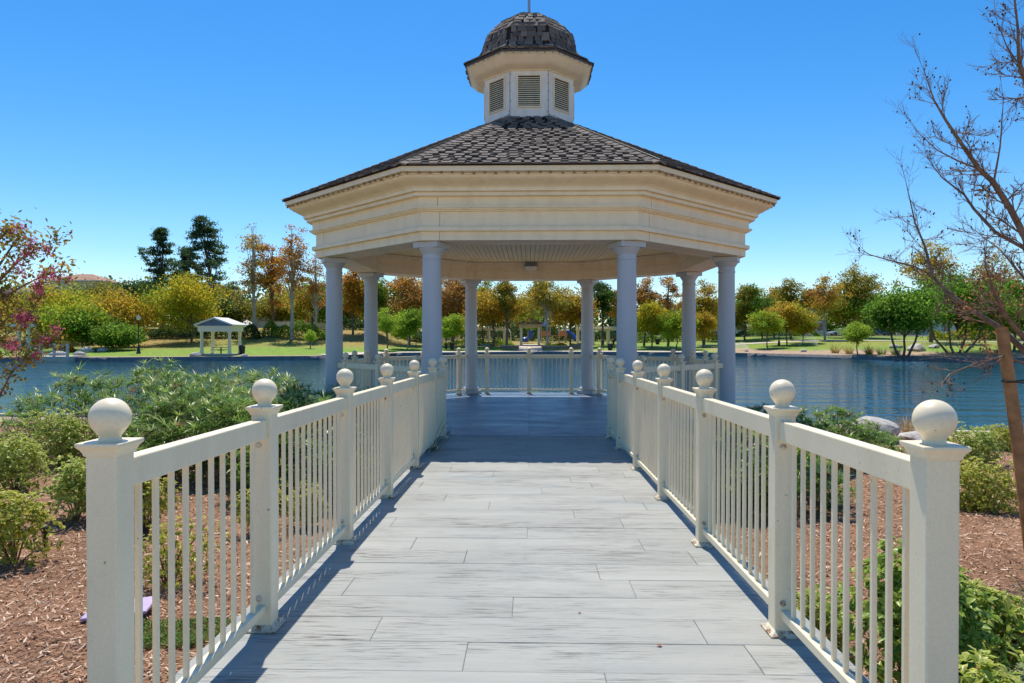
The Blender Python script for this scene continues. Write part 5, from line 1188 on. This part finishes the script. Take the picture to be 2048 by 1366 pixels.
# houses
def house(label, px, y, w_, d_, wall_h, roof_h, wall, roof, hip=True, wins=(), rz=0, name='house', cols=0):
    x = X(px, y); t = thing(name, label, 'house', (x, y, B(x, y) - .1), rz); h, k = w_ / 2, d_ / 2
    MB().box(-h, h, -k, k, 0, wall_h).obj('wall', wall, t); o = .6
    if hip: MB().prism([(-h - o, -k - o, wall_h), (h + o, -k - o, wall_h), (h + o, k + o, wall_h), (-h - o, k + o, wall_h)], [(-h + k * .8, -.1, wall_h + roof_h), (h - k * .8, -.1, wall_h + roof_h), (h - k * .8, .1, wall_h + roof_h), (-h + k * .8, .1, wall_h + roof_h)]).obj('roof', roof, t)
    else: MB().prism([(-h - o, -k - o, wall_h), (h + o, -k - o, wall_h), (h + o, k + o, wall_h), (-h - o, k + o, wall_h)], [(-.05, -k - o, wall_h + roof_h), (.05, -k - o, wall_h + roof_h), (.05, k + o, wall_h + roof_h), (-.05, k + o, wall_h + roof_h)]).obj('roof', roof, t)
    MB().box(-h - o - .05, h + o + .05, -k - o - .05, k + o + .05, wall_h - .22, wall_h - .005).obj('eave_board', 'wstucco', t)
    for cx, cz, ww, wh in wins:
        wn = MB().box(cx - ww / 2, cx + ww / 2, -k - .04, -k + .02, cz - wh / 2, cz + wh / 2).obj('window', 'glass', t)
        f = MB(); f.box(cx - ww / 2 - .1, cx + ww / 2 + .1, -k - .07, -k - .001, cz + wh / 2, cz + wh / 2 + .12).box(cx - ww / 2 - .1, cx + ww / 2 + .1, -k - .07, -k - .001, cz - wh / 2 - .12, cz - wh / 2).box(cx - .04, cx + .04, -k - .068, -k - .041, cz - wh / 2, cz + wh / 2).box(cx - ww / 2 - .1, cx - ww / 2, -k - .068, -k - .002, cz - wh / 2, cz + wh / 2).box(cx + ww / 2, cx + ww / 2 + .1, -k - .068, -k - .002, cz - wh / 2, cz + wh / 2); f.obj('window_frame', 'wstucco', wn)
    return t
W3 = [(-4, 3, 1.2, 1.6), (0, 3, 1.2, 1.6), (4, 3, 1.2, 1.6), (-4, 6.4, 1.2, 1.6), (0, 6.4, 1.2, 1.6), (4, 6.4, 1.2, 1.6), (-4, 9.4, 1.2, 1.4), (0, 9.4, 1.2, 1.4), (4, 9.4, 1.2, 1.4)]
house('beige building with low terracotta hip roof above the yellow trees', 172, 172, 11.5, 10, 11.6, 1.9, 'stucco', 'terracotta', True, W3, name='apartment_house')
house('beige building with tiled roof behind the pine trunks', 420, 176, 12, 10, 9.4, 1.7, 'stucco', 'terracotta', True, W3, name='apartment_house')
house('grey beige building behind the crape myrtle', 45, 168, 11, 10, 8.4, 1.6, 'stucco', 'groof', True, W3[:6], name='apartment_house')
house('low cream building behind the patio umbrellas', 545, 150, 16, 8, 3.4, 1.2, 'stucco', 'terracotta', True, [(-6, 1.7, 1.6, 1.5), (-3, 1.7, 1.6, 1.5), (3, 1.7, 1.6, 1.5), (6, 1.7, 1.6, 1.5)])
hs_ = house('white two storey house with a grey gable behind the lawn', 1598, 164, 9, 9, 5.6, 2.6, 'wstucco', 'groof', False, [(-1.2, 4.4, .9, 1.5), (.2, 4.4, .9, 1.5), (3, 4.4, .9, 1.4), (-2.8, 1.6, 1.2, 1.6), (3, 1.6, 1.2, 1.6)])
MB().box(-.6, .6, -4.56, -4.48, 0, 2.2).obj('door', 'drip', hs_); MB().box(-3.2, 3.2, -6.3, -4.52, 2.7, 3.0).obj('porch_roof', 'wstucco', hs_)
for s in (-3, -1, 1, 3): MB().box(s - .1, s + .1, -6.2, -6.0, 0, 2.7).obj('porch_column', 'wstucco', hs_)
house('pale house glimpsed behind the lush green trees', 1850, 165, 10, 8, 4.4, 2.2, 'wstucco', 'groof', False, [(-2.5, 1.6, 1.2, 1.5), (2.5, 1.6, 1.2, 1.5)])
house('cream house behind the olive tree past the column', 1475, 168, 9, 8, 4.6, 2.2, 'stucco', 'groof', True, [(-2.5, 1.6, 1.2, 1.5), (2.5, 1.6, 1.2, 1.5), (0, 3.7, 1.2, 1.2)])
# picket fence of the white house
y = 152; xa, xb = X(1500, y), X(1655, y); fc = thing('picket_fence', 'low white picket fence in front of the white house', 'fence', ((xa + xb) / 2, y, B((xa + xb) / 2, y))); L = xb - xa; pk = MB().box(-.06, .06, -.02, .02, 0, 1.05).mesh('picket', 'wstucco')
for z in (.25, .8): MB().box(-L / 2, L / 2, .021, .06, z, z + .1).obj('fence_rail', 'wstucco', fc)
for i in range(int(L / .3)): inst('picket', pk, fc, (-L / 2 + .3 * i + .1, 0, 0))
# patio umbrellas and wall
for px, c, lab in ((494, 'canvas', 'white patio umbrella nearer the leaning pine'), (534, 'canvas', 'white patio umbrella beside the red one'), (611, 'redc', 'red patio umbrella behind the sycamore trunks')):
    y = 127; x = X(px, y); t = thing('patio_umbrella', lab, 'umbrella', (x, y, B(x, y))); zt = Zp(640, y, px) - B(x, y)
    MB().tube([(0, 0, 0), (0, 0, zt)], [.03, .03], 6).obj('pole', 'tan', t); MB().lathe([(1.75, zt - 1.0), (1.76, zt - .94), (.9, zt - .42), (.03, zt)], 8, cap=False).obj('canopy', c, t)
y = 124; xa, xb = X(505, y), X(660, y); t = thing('patio_wall', 'low pale patio wall behind the hedge', 'wall', ((xa + xb) / 2, y, B((xa + xb) / 2, y))); MB().box(-(xb - xa) / 2, (xb - xa) / 2, -.15, .15, -.3, 1.1).obj('wall_body', 'wstucco', t); MB().box(-(xb - xa) / 2, (xb - xa) / 2, -.2, .2, 1.1, 1.2).obj('coping', 'concrete', t)
# footbridge platform and posts at the far left shore
y = far_shore(X(112, 74)) - .6; xa, xb = X(66, y), X(150, y); fbz = -.62; t = thing('lake_overlook', 'concrete lake overlook with grey railing by the rocks', 'platform', ((xa + xb) / 2, y, WATER)); L = xb - xa
MB().box(-L / 2, L / 2, -1.2, 2.5, -.5, .58).obj('platform_slab', 'concrete', t)
for i in range(4):
    for sy in (-1.0,): MB().box(-L / 2 + .15 + i * (L - .3) / 3 - .11, -L / 2 + .15 + i * (L - .3) / 3 + .11, sy - .11, sy + .11, .58, 1.95).obj('post', 'galv', t)
for z in (1.75, .75): MB().box(-L / 2 + .26, L / 2 - .26, -1.04, -.96, z, z + .08).obj('rail', 'galv', t)
for i in range(int((L - .6) / .16)): MB().tube([(-L / 2 + .3 + i * .16, -1, .8), (-L / 2 + .3 + i * .16, -1, 1.76)], [.014, .014], 4).obj('baluster', 'galv', t)
y = 86; xa, xb = X(18, y), X(66, y); t = thing('column_trellis', 'grey blue trellis on round columns beside the overlook', 'pergola', ((xa + xb) / 2, y, B((xa + xb) / 2, y))); L = xb - xa
for sx in (X(38, y) - (xa + xb) / 2, X(58, y) - (xa + xb) / 2):
    MB().lathe([(.26, -.1), (.24, 1.2), (.20, 2.75), (.30, 2.85), (.30, 2.95)], 14, (sx, 0, 0)).obj('column', 'column', t, True)
for sy in (-.4, .4): MB().box(-L / 2, L / 2, sy - .1, sy + .1, 2.96, 3.3).obj('beam', 'column', t)
# sprinkler mist
def spray(label, px, y, h, ln, seed):
    rng = np.random.default_rng(seed); x = X(px, y); n = 7000; u = rng.random(n) ** .7; a = rng.normal(0, .22, n); P = np.stack([u * ln * np.cos(a), u * ln * np.sin(a), 4 * h * u * (1.05 - u) * rng.uniform(.25, 1.05, n)], 1); V, Fq = leaf_quads(rng, P, .022, .8, 0)
    t = inst('sprinkler_spray', np_mesh('sprinkler_spray', V, Fq, np.full((len(V), 3), .85), 'leaf'), None, (x, y, B(x, y) + .1)); tag(t, label, 'water spray', kind='stuff')
spray('fine white sprinkler spray over the lawn near the amber sycamore', 1597, 100, 1.6, 2.6, 1); spray('fine white sprinkler spray beside the outer gazebo column', 1466, 99, 1.0, 2.2, 2)
